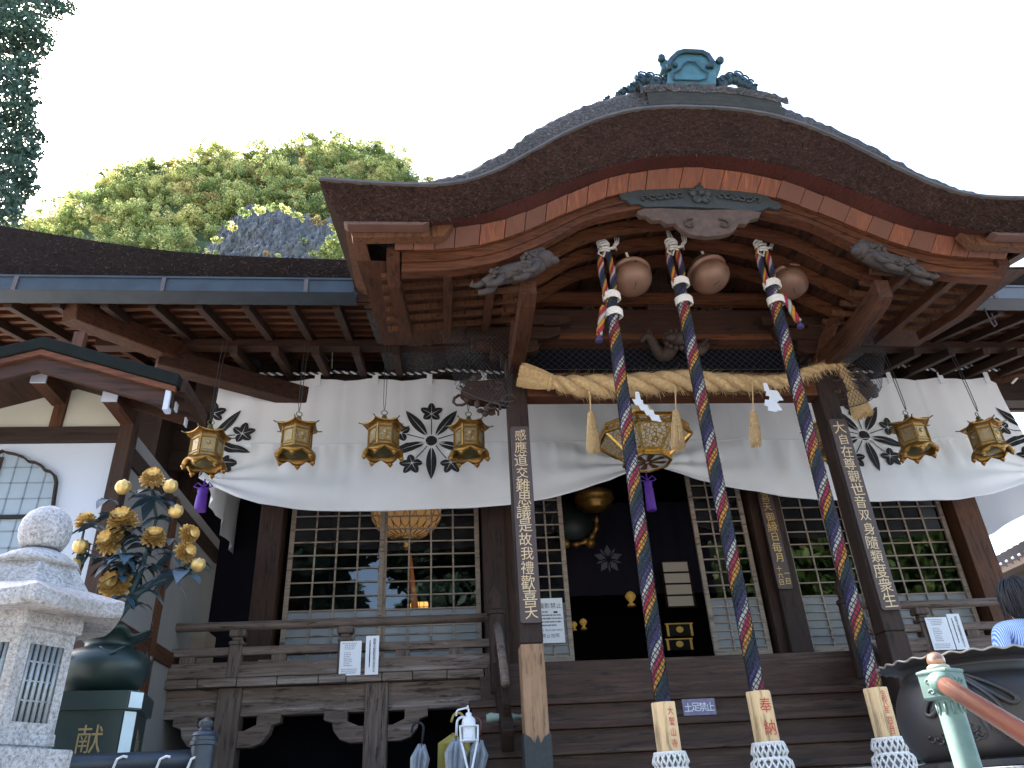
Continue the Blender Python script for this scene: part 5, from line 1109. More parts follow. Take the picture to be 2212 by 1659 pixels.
b.build('scroll_clip',plain('silver_clip',(.45,.5,.55),.4,.5),tr)
# ---------------------------------------------------------------- green post with brown hand rail, lower right
GY=3.0; gp=thing('stair_handrail','verdigris bronze newel post with copper ball and reddish brown sloping handrail','handrail',pt(2080,1659,GY)+np.array([0,0,-1.6]))
M['verd']=plain('pale_verdigris',(.105,.165,.14),.6,.1,.3,14,.25,c2=(.06,.11,.095)); G_=lambda mb,n,mt,p=gp,**k: mb.build(n,M[mt] if isinstance(mt,str) else mt,p,**k)
pc=pt(2042,1485,GY); gx=float(pc[0])-.005; gz=lambda y: float(pt(2030,y,GY)[2]); s=pxm(2030,1480,GY)
G_(MB().lathe([(26*s,-1.55),(26*s,gz(1545)),(23*s,gz(1535)),(23*s,gz(1520)),(27*s,gz(1512)),(24*s,gz(1509))],24,(gx,GY,0)),'post','verd',smooth=True,ang=35)
b=MB()
for k in range(10):
    a=2*PI*k/10; c=Vector((gx+24.5*s*math.cos(a),GY+24.5*s*math.sin(a),0)); b.tube([c+Vector((0,0,gz(1545))),c+Vector((0,0,gz(1518)))],3.2*s,5)
G_(b,'leaf_collar','verd',smooth=True)
ba=math.radians(-62); bx=MB()
h=33*s; z0,z1=gz(1512),gz(1457)
def sq(h,z): return [(gx+h*1.414*math.cos(ba+PI/4+k*PI/2),GY+h*1.414*math.sin(ba+PI/4+k*PI/2),z) for k in range(4)]
bx.grid([sq(h*.9,z0),sq(h,z0+.01),sq(h,z1),sq(h*1.05,z1+.003),sq(h*1.05,z1+.012),sq(h*.7,z1+.02)],True); bx.f.append((3,2,1,0)); n_q=len(bx.v); bx.f.append((n_q-4,n_q-3,n_q-2,n_q-1)); G_(bx,'square_head','verd',bevel=.003)
G_(MB().lathe([(24*s,z1+.02),(22*s,z1+.03),(13*s,z1+.04),(11*s,z1+.052),(14*s,z1+.06)],20,(gx,GY,0)),'neck',plain('brassy_neck',(.35,.33,.24),.4,.5),smooth=True)
G_(MB().ball((gx,GY,gz(1427)),18.5*s,24,16),'ball_finial',plain('worn_copper_ball',(.30,.17,.11),.3,.6,.4,20,.1),smooth=True)
# carved scrolls on the faces of the head
b=MB()
for aa in (ba-PI/2,ba+PI,ba,):
    n_=Vector((math.cos(aa),math.sin(aa),0)); e=Vector((-n_.y,n_.x,0)); o=Vector((gx,GY,(z0+z1)/2))+n_*h*1.0
    for u0,v0,sg in ((-.4,.4,1),(.4,.3,-1),(-.3,-.4,-1),(.35,-.4,1),(0,0,1)): b.tube([o+e*(h*(u0+sg*(.28-.035*q)*math.cos(q*.9)))+Vector((0,0,h*.8*(v0+(.28-.035*q)*math.sin(q*.9)))) for q in range(7)],2.3*s,5)
G_(b,'scroll_relief','verd',smooth=True)
ra=Vector(pt(2030,1472,GY-.02)); rb_=Vector(pt(2240,1602,2.25)); dr=(rb_-ra).normalized()
G_(MB().tube([ra+dr*.02,rb_+dr*1.5],17.5*s,20),'hand_rail',plain('reddish_brown_rail',(.125,.042,.026),.35,0,.2,12,.05),smooth=True)
G_(MB().tube([ra-dr*.02,ra+dr*.045,ra+dr*.05,ra+dr*.07],[24*s,24*s,21*s,20*s],20),'rail_flange','verd',smooth=True)
# ---------------------------------------------------------------- bronze basin
BY=4.4; bc=pt(2112,1500,BY); bx_=float(bc[0]); bs=thing('bronze_basin','large dark bronze basin with scalloped rim and knotted cord relief at lower right','basin',(bx_,BY,.2))
M['bronze']=plain('dark_blue_bronze_basin',(.012,.016,.022),.5,.2,.5,4,.25,c2=(.022,.015,.010))
zB=lambda y,dy=0: float(pt(2078,y,BY-dy)[2]); R0=.62; ZQ=float(pt(2078,1638,BY-.35)[2])
prof=[(.36,ZQ),(.40,ZQ+.03),(.42,zB(1605,.42)),(.445,zB(1570,.44)),(.45,zB(1530,.45)),(.44,zB(1495,.44)),(.415,zB(1470,.41)),(.39,zB(1453,.38)),(.365,zB(1447,.36)),(.375,zB(1440,.37)),(.355,zB(1432,.36)),(.36,zB(1426,.36)),(.41,zB(1412,.41)),(.475,zB(1404,.475)),(.485,zB(1400,.485)),(.47,zB(1399,.47)),(.38,zB(1420,.38))]
MB().lathe(prof,72,(bx_,BY,0),fn=lambda i,a,r:(r*(1+(.006*math.cos(a*30) if i in (13,14,15) else 0)),.006*math.cos(a*30) if i in (13,14,15) else 0),cap=False).build('basin_body',M['bronze'],bs,smooth=True)
b=MB(); rr_=.485
b.tube([(bx_+rr_*(1+.006*math.cos(a*30))*math.cos(a),BY+rr_*(1+.006*math.cos(a*30))*math.sin(a),prof[14][1]+.006*math.cos(a*30)) for a in np.linspace(0,2*PI,200)],.006,5); b.build('rim_edge',plain('worn_rim',(.30,.27,.22),.4,.6),bs,smooth=True)
def onb(da,y,off=.012):   # point on the basin surface
    z=zB(y,.37); zs_=[p[1] for p in prof[:12]]; r=float(np.interp(z,zs_,[p[0] for p in prof[:12]])); a=-PI/2-.80+da; return (bx_+(r+off)*math.cos(a),BY+(r+off)*math.sin(a),z)
b=MB()
b.ball(onb(0,1446,.02),.032,8,6,(1.3,1,.8))
for L in ([(0,1446),(.12,1465),(.3,1500),(.42,1540),(.30,1548),(.18,1510),(.05,1460)],[(0,1446),(.18,1458),(.42,1485),(.60,1515),(.52,1530),(.35,1500),(.1,1455)],[(0,1446),(-.14,1462),(-.34,1495),(-.46,1530),(-.34,1540),(-.2,1500),(-.04,1458)],[(0,1448),(-.06,1490),(-.16,1540),(-.2,1570)],[(0,1448),(.08,1490),(.16,1550),(.2,1580)]):
    
    for _ in range(3):
        L=[L[0]]+[q for i in range(len(L)-1) for q in ((L[i][0]*.75+L[i+1][0]*.25,L[i][1]*.75+L[i+1][1]*.25),(L[i][0]*.25+L[i+1][0]*.75,L[i][1]*.25+L[i+1][1]*.75))]+[L[-1]]
    P=[Vector(onb(a,y)) for a,y in L]; b.tube([P[int(t)]*(1-(t-int(t)))+P[min(int(t)+1,len(P)-1)]*(t-int(t)) for t in np.linspace(0,len(P)-1.001,48)],.013,7)
b.build('knotted_cord',M['bronze'],bs,smooth=True)
b=MB(); r=random.Random(6)
for k in range(14): 
    a=r.uniform(-.5,.6); y=r.uniform(1560,1600); c0=Vector(onb(a,y,.0)); b.tube([Vector(onb(a+(.07-.008*q)*math.cos(q*.9),y+(11-1.2*q)*math.sin(q*.9),.004)) for q in range(7)],.007,5)
b.build('cloud_relief',M['bronze'],bs,smooth=True)
MB().lathe([(.38,ZQ-.05),(.41,ZQ-.04),(.41,ZQ-.01),(.36,ZQ)],32,(bx_,BY,0)).build('base_ring',M['bronze'],bs)
MB().box(bx_-.95,bx_+.95,BY-.56,BY+.33,-1.55,ZQ-.05).build('stone_plinth',M['stone'],label='plain granite plinth carrying the bronze basin',cat='plinth',bevel=.01)
# ---------------------------------------------------------------- person by the basin, seen from behind
PY_=5.2; PZ=-.42; pp=pt(2200,1320,PY_); X0=float(pp[0]); ztp=float(pt(2205,1253,PY_)[2]); Hh=ztp-PZ
pr_=thing('person','person seen from behind in blue striped shirt with brown shoulder strap and dark hair','person',(X0,PY_,PZ))
def skin(name,nodes,edges,mat,sub=2):
    me=bpy.data.meshes.new(name); me.from_pydata([ (n[0],n[1],n[2]) for n in nodes],edges,[]); me.materials.append(mat)
    o=bpy.data.objects.new(name,me); SC.collection.objects.link(o); o.parent=pr_
    md=o.modifiers.new('skin','SKIN'); me.skin_vertices or None
    for v,n in zip(me.skin_vertices[0].data,nodes): kk=K if n[3]>.015 else 1.3; v.radius=(n[3]*kk*.92,(n[4] if len(n)>4 else n[3])*kk*.92)
    me.skin_vertices[0].data[0].use_root=True; sb=o.modifiers.new('sub','SUBSURF'); sb.levels=sub; sb.render_levels=sub; me.shade_smooth(); return o
K=Hh
sk_=plain('skin',(.50,.31,.23),.5,0,.08,6,.05)
nb=[(0,0,.53*K,.085,.062),(0,0,.62*K,.075,.058),(0,.01,.72*K,.088,.062),(0,.0,.80*K,.075,.05),(0,0,.84*K,.030),(0,.01,.875*K,.034),(0,.015,.925*K,.050),(0,.01,.965*K,.036)]
eb=[(i,i+1) for i in range(7)]
for s in (-1,1):
    i=len(nb); nb+=[(s*.11*K,0,.805*K,.030),(s*.135*K,-.02,.64*K,.024),(s*.12*K,.10,.53*K,.018),(s*.10*K,.19,.56*K,.018)]; eb+=[(3,i),(i,i+1),(i+1,i+2),(i+2,i+3)]
    # hand with fingers
    hb=i+3; hx,hy,hz=nb[hb][:3]
    for f_ in range(4): j=len(nb); ln=(.062,.07,.066,.052)[f_]; nb+=[(hx-s*.0+.012*(f_-1.5),hy+.05,hz+.01,.009),(hx+.014*(f_-1.5),hy+.05+ln*.6,hz-.005,.008),(hx+.014*(f_-1.5),hy+.05+ln,hz-.03,.007)]; eb+=[(hb,j),(j,j+1),(j+1,j+2)]
    j=len(nb); nb+=[(hx-s*.035,hy+.02,hz+.012,.010),(hx-s*.05,hy+.055,hz+.005,.008)]; eb+=[(hb,j),(j,j+1)]
    i=len(nb); nb+=[(s*.055*K,0,.50*K,.052),(s*.06*K,.0,.28*K,.034),(s*.06*K,-.01,.04*K,.024),(s*.065*K,.10,.015*K,.02)]; eb+=[(0,i),(i,i+1),(i+1,i+2),(i+2,i+3)]
skin('body',nb,eb,sk_)
m_,n_,b_=base_mat('blue_striped_shirt'); tc=n_.nodes.new('ShaderNodeTexCoord'); wv_=n_.nodes.new('ShaderNodeTexWave'); wv_.inputs['Scale'].default_value=26; wv_.inputs['Distortion'].default_value=.6; n_.links.new(tc.outputs['Object'],wv_.inputs[0]); n_.links.new(ramp(n_,wv_.outputs['Fac'],[(.35,(.10,.19,.46)),(.65,(.42,.52,.74))]),b_.inputs['Base Color']); b_.inputs['Roughness'].default_value=.9
nb=[(0,0,.50*K,.100,.075),(0,0,.60*K,.092,.070),(0,.01,.72*K,.104,.075),(0,0,.795*K,.088,.060),(0,.0,.835*K,.036,.036)]; eb=[(i,i+1) for i in range(4)]
for s in (-1,1): i=len(nb); nb+=[(s*.112*K,0,.80*K,.042),(s*.138*K,-.015,.70*K,.038),(s*.143*K,-.02,.63*K,.036)]; eb+=[(3,i),(i,i+1),(i+1,i+2)]
skin('shirt',nb,eb,m_)
nb=[(0,0,.53*K,.095,.07)]; eb=[]
for s in (-1,1): i=len(nb); nb+=[(s*.055*K,0,.46*K,.060),(s*.06*K,0,.28*K,.045),(s*.06*K,-.01,.05*K,.036)]; eb+=[(0,i),(i,i+1),(i+1,i+2)]
skin('trousers',nb,eb,plain('dark_trousers',(.03,.03,.04),.9))
b=MB(); b.ball((X0,PY_-.030,PZ+.930*K),.116,36,24,(1,1.02,1.14)); b.ball((X0,PY_-.048,PZ+.895*K),.108,36,20,(1.03,.86,1.15))
b.v=[tuple(np.array(p)+np.array([.010*math.sin(p[0]*70+p[2]*9),0,0])+np.array([0,.007*math.sin(p[0]*160),.006*math.sin(p[0]*120+p[1]*60)])) for p in b.v]; 
rh=random.Random(3)
for k in range(260):
    a=rh.uniform(0,2*PI); t0=rh.uniform(.05,.5); q=[]
    for t in np.linspace(t0,t0+rh.uniform(.25,.5),6):
        z=PZ+.930*K+.135*math.cos(t*PI); rr_=.119*math.sin(min(1,t)*PI)**.8 if t<.55 else .119; q.append((X0+rr_*math.cos(a+.15*t),PY_-.036+rr_*math.sin(a+.15*t),z-(.03 if t>.6 else 0)))
    if math.sin(a)<.75: b.tube(q,.004,3)
b.build('hair',plain('dark_hair',(.012,.010,.010),.6,0,.5,60,.6),pr_,smooth=True)
b=MB(); b.tube([(X0-.10*K+ .0,PY_-.10,PZ+.50*K),(X0-.02,PY_-.135,PZ+.68*K),(X0+.045*K,PY_-.10,PZ+.80*K),(X0+.06*K,PY_,PZ+.835*K),(X0+.04*K,PY_+.10,PZ+.78*K)],.016,6); b.build('bag_strap',plain('brown_strap',(.10,.045,.03),.6),pr_,smooth=True)
b=MB()
for s in (-1,1): b.ball((X0+s*.064*K,PY_+.03,PZ+.03),.05,10,8,(.9,2.3,.75))
b.build('shoes',plain('dark_shoes',(.03,.025,.02),.6),pr_,smooth=True)
b=MB(); b.ball((X0-.032,PY_+.105,PZ+.935*K),.012,8,6); b.ball((X0+.032,PY_+.105,PZ+.935*K),.012,8,6); b.ball((X0,PY_+.125,PZ+.915*K),.018,8,6,(.7,1,1.2)); b.ball((X0,PY_+.108,PZ+.892*K),.02,8,6,(1.2,.5,.35)); b.build('face_features',sk_,pr_,smooth=True)
# ---------------------------------------------------------------- tiled roof building beyond, right
tb=thing('tiled_building','building with grey-blue round-tiled roof beyond the hall at the right edge','building',(18,18,ZP))
A=Vector(pt(2118,1238,22)); Bq=Vector(pt(2262,1165,15.5)); n=11; M['tile']=plain('blue_grey_roof_tile',(.16,.18,.23),.5,0,.35,6,.1); dd=(Bq-A)/n; up=Vector((.93,.35,.42)).normalized()
b=MB(); ca=MB()
for i in range(-2,n+1):
    p=A+dd*(i+.5); b.tube([p,p+up*4.5],.19,8); ca.tube([p-up*.05,p],.215,12)
    q=p+dd*.5; b.bar(q+Vector((0,0,-.06)),q+up*4.5+Vector((0,0,-.06)),.4,.06)
b.build('tile_rows',M['tile'],tb,smooth=True); ca.build('tile_caps',plain('dark_tile_cap',(.04,.04,.05),.6),tb)
b=MB(); s1=A-dd*2+Vector((0,0,-.2)); s2=Bq+dd+Vector((0,0,-.2)); b.bar(s1,s2,.12,.16); b.build('eave_board',M['dark_x'],tb)
off=Vector((.9,.35,0)); b=MB(); b.add([tuple(s1+off*.7),tuple(s2+off*.7),tuple((s2+off*.7).xy)+(ZP,),tuple((s1+off*.7).xy)+(ZP,)],[(0,1,2,3)]); b.build('wall',M['dark_z'],tb)
b=MB(); b.add([tuple(s1),tuple(s2),tuple(s2+off*.8),tuple(s1+off*.8)],[(0,1,2,3)]); b.build('eave_soffit',M['dark_x'],tb)
# ---------------------------------------------------------------- umbrellas, hand spray, cloth on the step
def umbrella(label,hx,hy,Y,tip,cv_mat,h_mat,closed=.06,flare=.11,top=0,hk=1):
    a=Vector(pt(hx,hy,Y)); e=Vector(pt(*tip,Y)); d=(e-a).normalized(); L=.85; t=thing('umbrella',label,'umbrella',a+d*(L+.1),'umbrellas in the stand')
    sd=d.cross(Vector((0,1,0))).normalized()*hk; r=.06
    P=[a+sd*(-2*r)-d*-.05]+[a-sd*r+sd*(r*math.cos(q))*-1*-1+(-d)*(r*math.sin(q)) for q in np.linspace(PI,0,9)]+[a+d*.12]
    MB().tube(P,.014,8).build('crook_handle',h_mat,t,smooth=True)
    MB().tube([a+d*.1,a+d*(L+.1)],.006,6).build('shaft',M['plaque'],t)
    b=MB(); rows=[]
    u=d.orthogonal().normalized(); v=d.cross(u)
    for i,(s,rr) in enumerate(((.16,closed*.6),(.17,closed),(.26,flare),(.5,flare*.72),(.8,.02),(.9,.008))):
        rows.append([a+d*(s*1.0+(.02*math.cos(8*q) if i<3 else 0))+(u*math.cos(q)+v*math.sin(q))*(rr*(1+.35*math.cos(8*q)*(1 if 1<i<4 else .4))) for q in np.linspace(0,2*PI,33)[:-1]])
    b.grid(rows,True); b.build('folded_canopy',cv_mat,t)
clear=plain('clear_grey_vinyl',(.26,.29,.33),.25,0,.3,12,.3)
umbrella('closed clear umbrella with black crook handle standing apart at the left',915,1575,8.9,(900,1700),clear,M['ink'],.05,.075,hk=1)
umbrella('closed yellow umbrella with yellow handle in the stand',1001,1556,9.0,(960,1720),plain('yellow_umbrella_cloth',(.28,.23,.04),.6,0,.25,8,.2),plain('yellow_handle',(.35,.27,.07),.4),.10,.15,hk=1)
umbrella('closed clear umbrella with white crook handle in front of the yellow one',987,1562,8.7,(980,1720),clear,M['white'],.05,.085,hk=-1)
umbrella('closed clear umbrella with dark red handle half hidden behind the sprayer',1040,1566,8.95,(1020,1720),clear,plain('dark_red_handle',(.10,.03,.03),.4),.05,.085,hk=1)
DY=8.2; dc=pt(1013,1575,DY); s=pxm(1013,1575,DY); dz=lambda y: float(pt(1013,y,DY)[2]); dX=float(dc[0])
dsp=thing('sanitizer_dispenser','white pump bottle of hand sanitiser in a white wire stand beside the left pillar','dispenser',(dX,DY,ZP))
MB().lathe([(13.5*s,dz(1600)),(14.5*s,dz(1597)),(14.5*s,dz(1556)),(12*s,dz(1551)),(6.5*s,dz(1547)),(6.5*s,dz(1541)),(4*s,dz(1539)),(2*s,dz(1538)),(2*s,dz(1531))],20,(dX,DY,0)).build('bottle',M['white'],dsp,smooth=True,ang=50)
b=MB(); b.tube([(dX,DY,dz(1529)),(dX-.02,DY,dz(1528))],.02,8); b.tube([(dX,DY,dz(1528)),(dX-23*s,DY-.02,dz(1533)),(dX-26*s,DY-.02,dz(1536)),(dX-27*s,DY-.02,dz(1546))],.009,6); b.build('pump_nozzle',M['white'],dsp,smooth=True)
b=MB()
for sx in (-1,1): b.tube([(dX+sx*19*s,DY-.03,dz(1567)),(dX+sx*18*s,DY-.03,dz(1598)),(dX+sx*4*s,DY-.03,dz(1665)),(dX+sx*14*s,DY-.03,ZP)],.011,6)
for y in (1569,1600): b.tube([(dX+19*s*math.cos(a),DY+.085*math.sin(a),dz(y)) for a in np.linspace(0,2*PI,20)],.010,6)
b.build('wire_stand',M['white'],dsp)
b=MB().box(dX-6*s,dX+6*s,DY-14.9*s,DY-14.6*s,dz(1594),dz(1586)); b.build('bottle_label',M['paper'],dsp)
cl=pt(1090,1561,9.2); b=MB(); rows=[]
for i in range(9):
    t=i/8; rows.append([(cl[0]-.20+.42*t,cl[1]+.07*math.cos(a),cl[2]+.055+(.05+.012*math.sin(t*13))*math.sin(a)*(.5+.5*math.sin(PI*min(1,t+.15)))) for a in np.linspace(0,2*PI,13)[:-1]])
b.grid(rows,True); b.f+= [tuple(range(11,-1,-1)),tuple(range(8*12,9*12))]
b.build('rolled_cloth',plain('pale_green_cloth',(.28,.36,.31),.9,0,.3,20,.3),smooth=True,label='rolled pale green cloth lying on the end of a stair step',cat='cloth')
# ---------------------------------------------------------------- notices
def sheet(name,label,quad,Y,mat,writer,th=.004,cat='notice'):
    p=[pt(x,y,Y) for x,y in quad]; x0=(p[0][0]+p[3][0])/2; x1=(p[1][0]+p[2][0])/2; z1=(p[0][2]+p[1][2])/2; z0=(p[2][2]+p[3][2])/2
    t=thing(name,label,cat,((x0+x1)/2,Y,z0)); MB().box(x0,x1,Y-th,Y,z0,z1).build('sheet',mat,t)
    b=MB(); writer(b,x0,x1,z0,z1,Y-th-.002); return t,b
GI=plain('grey_print',(.22,.22,.25),.8)
def strokes(b,x0,x1,z,Y,r,hgt=.010):
    x=x0
    while x<x1: w_=r.uniform(.008,.016); b.add([(x,Y,z-hgt/2),(min(x+w_,x1),Y,z-hgt/2),(min(x+w_,x1),Y,z+hgt/2),(x,Y,z+hgt/2)],[(0,1,2,3)]); x+=w_+r.uniform(.004,.010)
def wr_list(b,x0,x1,z0,z1,Y):
    r=random.Random(2); w_,h=x1-x0,z1-z0
    for k in range(17):
        z=z1-h*(.07+.054*k); a,c=(.1,.9) if k==0 else ((.22,.80) if k<5 else ((.2,.6) if k<14 else (.1,.85))); 
        if k in (4,13): continue
        strokes(b,x0+w_*a,x0+w_*(c-r.uniform(0,.15)),z,Y,r)
def wr_strip(b,x0,x1,z0,z1,Y):
    w_=x1-x0; column(b,'南無大聖歓喜双身天王',x0+w_*.66,Y,z1-.03,z0+.03,.045,.9); r=random.Random(4)
    for k in range(26): z=z1-.06-(z1-z0-.14)*k/26; strokes(b,x0+w_*.28,x0+w_*.36,z,Y,r,.012)
for nm,lb,qd,Y,w_ in (('paper_notice','white paper notice with lines of print on the left deck railing',((736,1386),(781,1384),(779,1458),(731,1460)),YD-.01,wr_list),('paper_strip','narrow white paper strip with a column of writing on the left deck railing',((791,1374),(819,1373),(817,1457),(788,1458)),YD-.01,wr_strip),
    ('paper_notice','white paper notice with lines of print on the right deck railing',((2000,1335),(2045,1332),(2063,1403),(2015,1405)),YD-.01,wr_list),('paper_strip','narrow white paper strip with a column of writing on the right deck railing',((2046,1327),(2073,1325),(2092,1402),(2065,1404)),YD-.01,wr_strip)):
    t,b=sheet(nm,lb,qd,Y,M['paper'],w_); b.build('print',M['ink'] if w_ is wr_strip else GI,t)
def wr_door(b,x0,x1,z0,z1,Y):
    w_,h=x1-x0,z1-z0; line(b,'撮影禁止',x0+.03*w_,x0+.97*w_,Y,z1-h*.17,.115*w_/.5); r=random.Random(5)
    for k,(a,c) in enumerate(((.1,.4),(.1,.9),(.05,.95),(.05,.9),(.05,.7))): strokes(b,x0+w_*a,x0+w_*c,z1-h*(.31+.075*k),Y,r,.022)
    b.box(x0+w_*.62,x0+w_*.78,Y-.001,Y,z1-h*.34,z1-h*.30); line(b,'No photography',x0+.06*w_,x0+.94*w_,Y,z1-h*.72,.062*w_/.5); line(b,'禁止拍照',x0+.1*w_,x0+.8*w_,Y,z1-h*.84,.085*w_/.5)
t,b=sheet('door_notice','white no-photography notice pasted on the lattice door beside the left pillar',((1160,1293),(1214,1292),(1221,1388),(1166,1390)),YH-.05,M['paper'],wr_door); b.build('print',M['ink'],t)
def wr_sign(b,x0,x1,z0,z1,Y): line(b,'土足禁止',x0+.02,x1-.02,Y,(z0+z1)/2,.105)
pl_=plain('faded_violet_plate',(.16,.14,.24),.4,0,.45,18,0); t,b=sheet('step_sign','small violet plate with four white characters fixed on the stairs',((1473,1512),(1543,1507),(1546,1543),(1476,1547)),9.37,pl_,wr_sign,.012,'sign'); b.build('lettering',M['paper'],t)
# ---------------------------------------------------------------- boxes on the deck
def carton(name,label,cat,x0,x1,y0,y1,Y,dep,mat):
    a=pt(x0,y1,Y); e=pt(x1,y0,Y); t=thing(name,label,cat,((a[0]+e[0])/2,Y+dep/2,a[2])); z0=max(ZD+.004,a[2]); MB().box(a[0],e[0],Y,Y+dep,z0,e[2]).build('carton_body',mat,t,bevel=.006)
    b=MB(); b.box(a[0]-.001,e[0]+.001,Y-.003,Y+dep,e[2]-.0,e[2]+.004); b.box((a[0]+e[0])/2-.03,(a[0]+e[0])/2+.03,Y-.004,Y,e[2]-.12,e[2]); b.build('lid_tape',plain('packing_tape',(.36,.26,.16),.4),t); return t
card=plain('cardboard',(.22,.165,.115),.85,0,.12,5,.05)
t=carton('cardboard_box','large cardboard box with small red print behind the left railing','box',352,446,1362,1440,10.7,.5,card)
b=MB(); r=random.Random(1); a=pt(398,1380,10.69); strokes(b,a[0]-.09,a[0]+.10,a[2],10.694,r,.02); b.build('red_print',plain('red_print',(.45,.08,.06),.7),t)
carton('cardboard_box','flat yellowish box lying behind the railing under the lattice doors','box',556,628,1424,1440,10.8,.4,plain('yellow_box',(.42,.30,.10),.8))
a=pt(322,1385,10.6); t=thing('plastic_jar','rounded white plastic jar beside the cardboard box behind the railing','jar',a); MB().lathe([(.12,-.4),(.15,-.38),(.16,-.1),(.15,.06),(.10,.12),(.02,.14)],18,a).build('jar_body',M['white'],t,smooth=True); MB().lathe([(.11,.10),(.11,.15),(.001,.16)],18,a).build('jar_lid',plain('jar_lid_blue',(.4,.5,.65),.4),t)
# ---------------------------------------------------------------- things inside the hall
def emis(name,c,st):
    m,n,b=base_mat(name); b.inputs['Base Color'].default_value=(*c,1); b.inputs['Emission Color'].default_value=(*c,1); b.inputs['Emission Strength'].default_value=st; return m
lamp=emis('lit_lamp_glass',(.8,.42,.14),0.0360)
c=pt(878,1122,13.2); ch=thing('ceiling_lamp','large lit gilt lotus ceiling lamp seen through the left lattice doors','lamp',c)
prof=[(.62,.15),(.60,.0),(.50,-.16),(.34,-.28),(.16,-.34),(.12,-.36)]
MB().lathe(prof,40,c,cap=False).build('lamp_bowl',lamp,ch,smooth=True)
b=MB()
for i in range(5):
    r0,z0=prof[i]; r1,z1=prof[i+1]; n=20
    for k in range(n):
        a=2*PI*(k+.5*(i%2))/n; f=lambda da,t:(c[0]+(r0*(1-t)+r1*t+.012)*math.cos(a+da),c[1]+(r0*(1-t)+r1*t+.012)*math.sin(a+da),c[2]+z0*(1-t)+z1*t)
        b.tube([f(-PI/n,0),f(-PI/n*.8,.55),f(0,.95),f(PI/n*.8,.55),f(PI/n,0)],.008,4)
b.build('gilt_petals',M['gold_old'],ch); MB().lathe([(.16,-.34),(.2,-.37),(.14,-.42),(.05,-.46),(.10,-.52),(.001,-.56)],20,c).build('drop_finial',M['gold'],ch,smooth=True)
c=pt(1283,1080,13.0); ch=thing('ceiling_lamp','gilt lotus ceiling lamp just under the curtain inside the open doorway','lamp',c); MB().lathe([(.35,.12),(.36,.0),(.30,-.06),(.33,-.10),(.22,-.14),(.24,-.17),(.05,-.2)],32,c).build('lamp_bowl',M['gold_old'],ch,smooth=True)
c=pt(1245,1130,13.5); gg=thing('altar_drum','dark green drum in gilt curled frame inside the open doorway','drum',c); MB().lathe([(.001,-.12),(.36,-.12),(.38,0),(.36,.12),(.001,.12)],32).xf(Matrix.Translation(Vector(c)+Vector((-.08,0,.02)))@Matrix.Rotation(PI/2,4,'X')).build('drum_body',plain('green_drum',(.006,.016,.012),.5),gg,smooth=True)
b=MB(); b.tube([Vector(c)+Vector((-.08+.44*math.cos(a),-.1,.44*math.sin(a))) for a in np.linspace(-1.7,.2,20)],[.03+.035*abs(math.sin(q*.8)) for q in range(20)],8); b.ball(Vector(c)+Vector((.2,-.1,-.42)),.1,8,6); b.ball(Vector(c)+Vector((-.25,-.1,-.42)),.09,8,6); b.build('gilt_frame',M['gold_old'],gg,smooth=True)
c=pt(906,1322,14.2); t=thing('lit_lantern','small glowing orange lantern deep inside behind the left lattice doors','lantern',c); MB().box(c[0]-.16,c[0]+.16,c[1]-.12,c[1]+.12,c[2]-.14,c[2]+.16).build('glowing_shade',emis('orange_lantern_glow',(1,.42,.10),0.2700),t,bevel=.03); b=MB()
for k in range(5): b.box(c[0]-.165+.0825*k-.006,c[0]-.165+.0825*k+.006,c[1]-.13,c[1]-.121,c[2]-.14,c[2]+.16)
for k in range(4): b.box(c[0]-.165,c[0]+.165,c[1]-.13,c[1]-.121,c[2]-.14+.1*k-.006,c[2]-.14+.1*k+.006)
b.build('shade_bars',M['ink'],t)
a=pt(897,1325,13.8); e=pt(886,1195,13.8); t=thing('wrapped_pole','tapering orange pole standing behind the left lattice doors','pole',a); MB().tube([a,(a+e)/2,e],[.07,.045,.02],10).build('pole_shaft',emis('glowing_orange_wrapping',(.55,.16,.04),0.0160),t,smooth=True); MB().lathe([(.13,0),(.13,-.08),(.16,-.1)],12,a).build('pole_foot',M['ink'],t)  # wrapping glows faintly by itself, light put into the material
for k,(y0,y1) in enumerate(((1345,1375),(1378,1405))):
    a=pt(1440,y1,14); e=pt(1496,y0,14)
    if k==0: t=thing('altar_cabinet','black altar drawers with gilt fittings inside the open doorway','cabinet',(a[0]+.2,14.2,1.7))
    d=MB().box(a[0],e[0],14,14.5,a[2],e[2]).build('drawer',M['ink'],t,bevel=.01); b=MB(); cz=(a[2]+e[2])/2; cx_=(a[0]+e[0])/2
    for sx in (a[0]+.02,e[0]-.06): b.box(sx,sx+.04,13.99,14,a[2],e[2])
    b.ball((cx_,13.99,cz),.07,10,6,(1,.2,.8)); b.box(a[0],e[0],13.99,14,e[2]-.02,e[2]); b.build('gilt_fitting',emis('glowing_gilt_fitting',(.6,.4,.10),0.0160),d)  # lit look of the fittings comes from their own faint emission
a=pt(1442,1312,14.3); e=pt(1486,1212,14.3); t=thing('paper_screen','pale framed paper panel hanging inside the open doorway','panel',(a[0],14.3,a[2])); MB().box(a[0],e[0],14.3,14.34,a[2],e[2]).build('paper_panel',emis('faintly_glowing_paper',(.5,.45,.38),0.0080),t); b=MB()  # paper given a faint glow for the light falling on it
for k in range(5): z=a[2]+(e[2]-a[2])*k/4; b.box(a[0]-.02,e[0]+.02,14.28,14.3,z-.015,z+.015)
for x in (a[0],e[0]): b.box(x-.02,x+.02,14.28,14.3,a[2],e[2])
b.build('panel_frame',M['dark_x'],t)
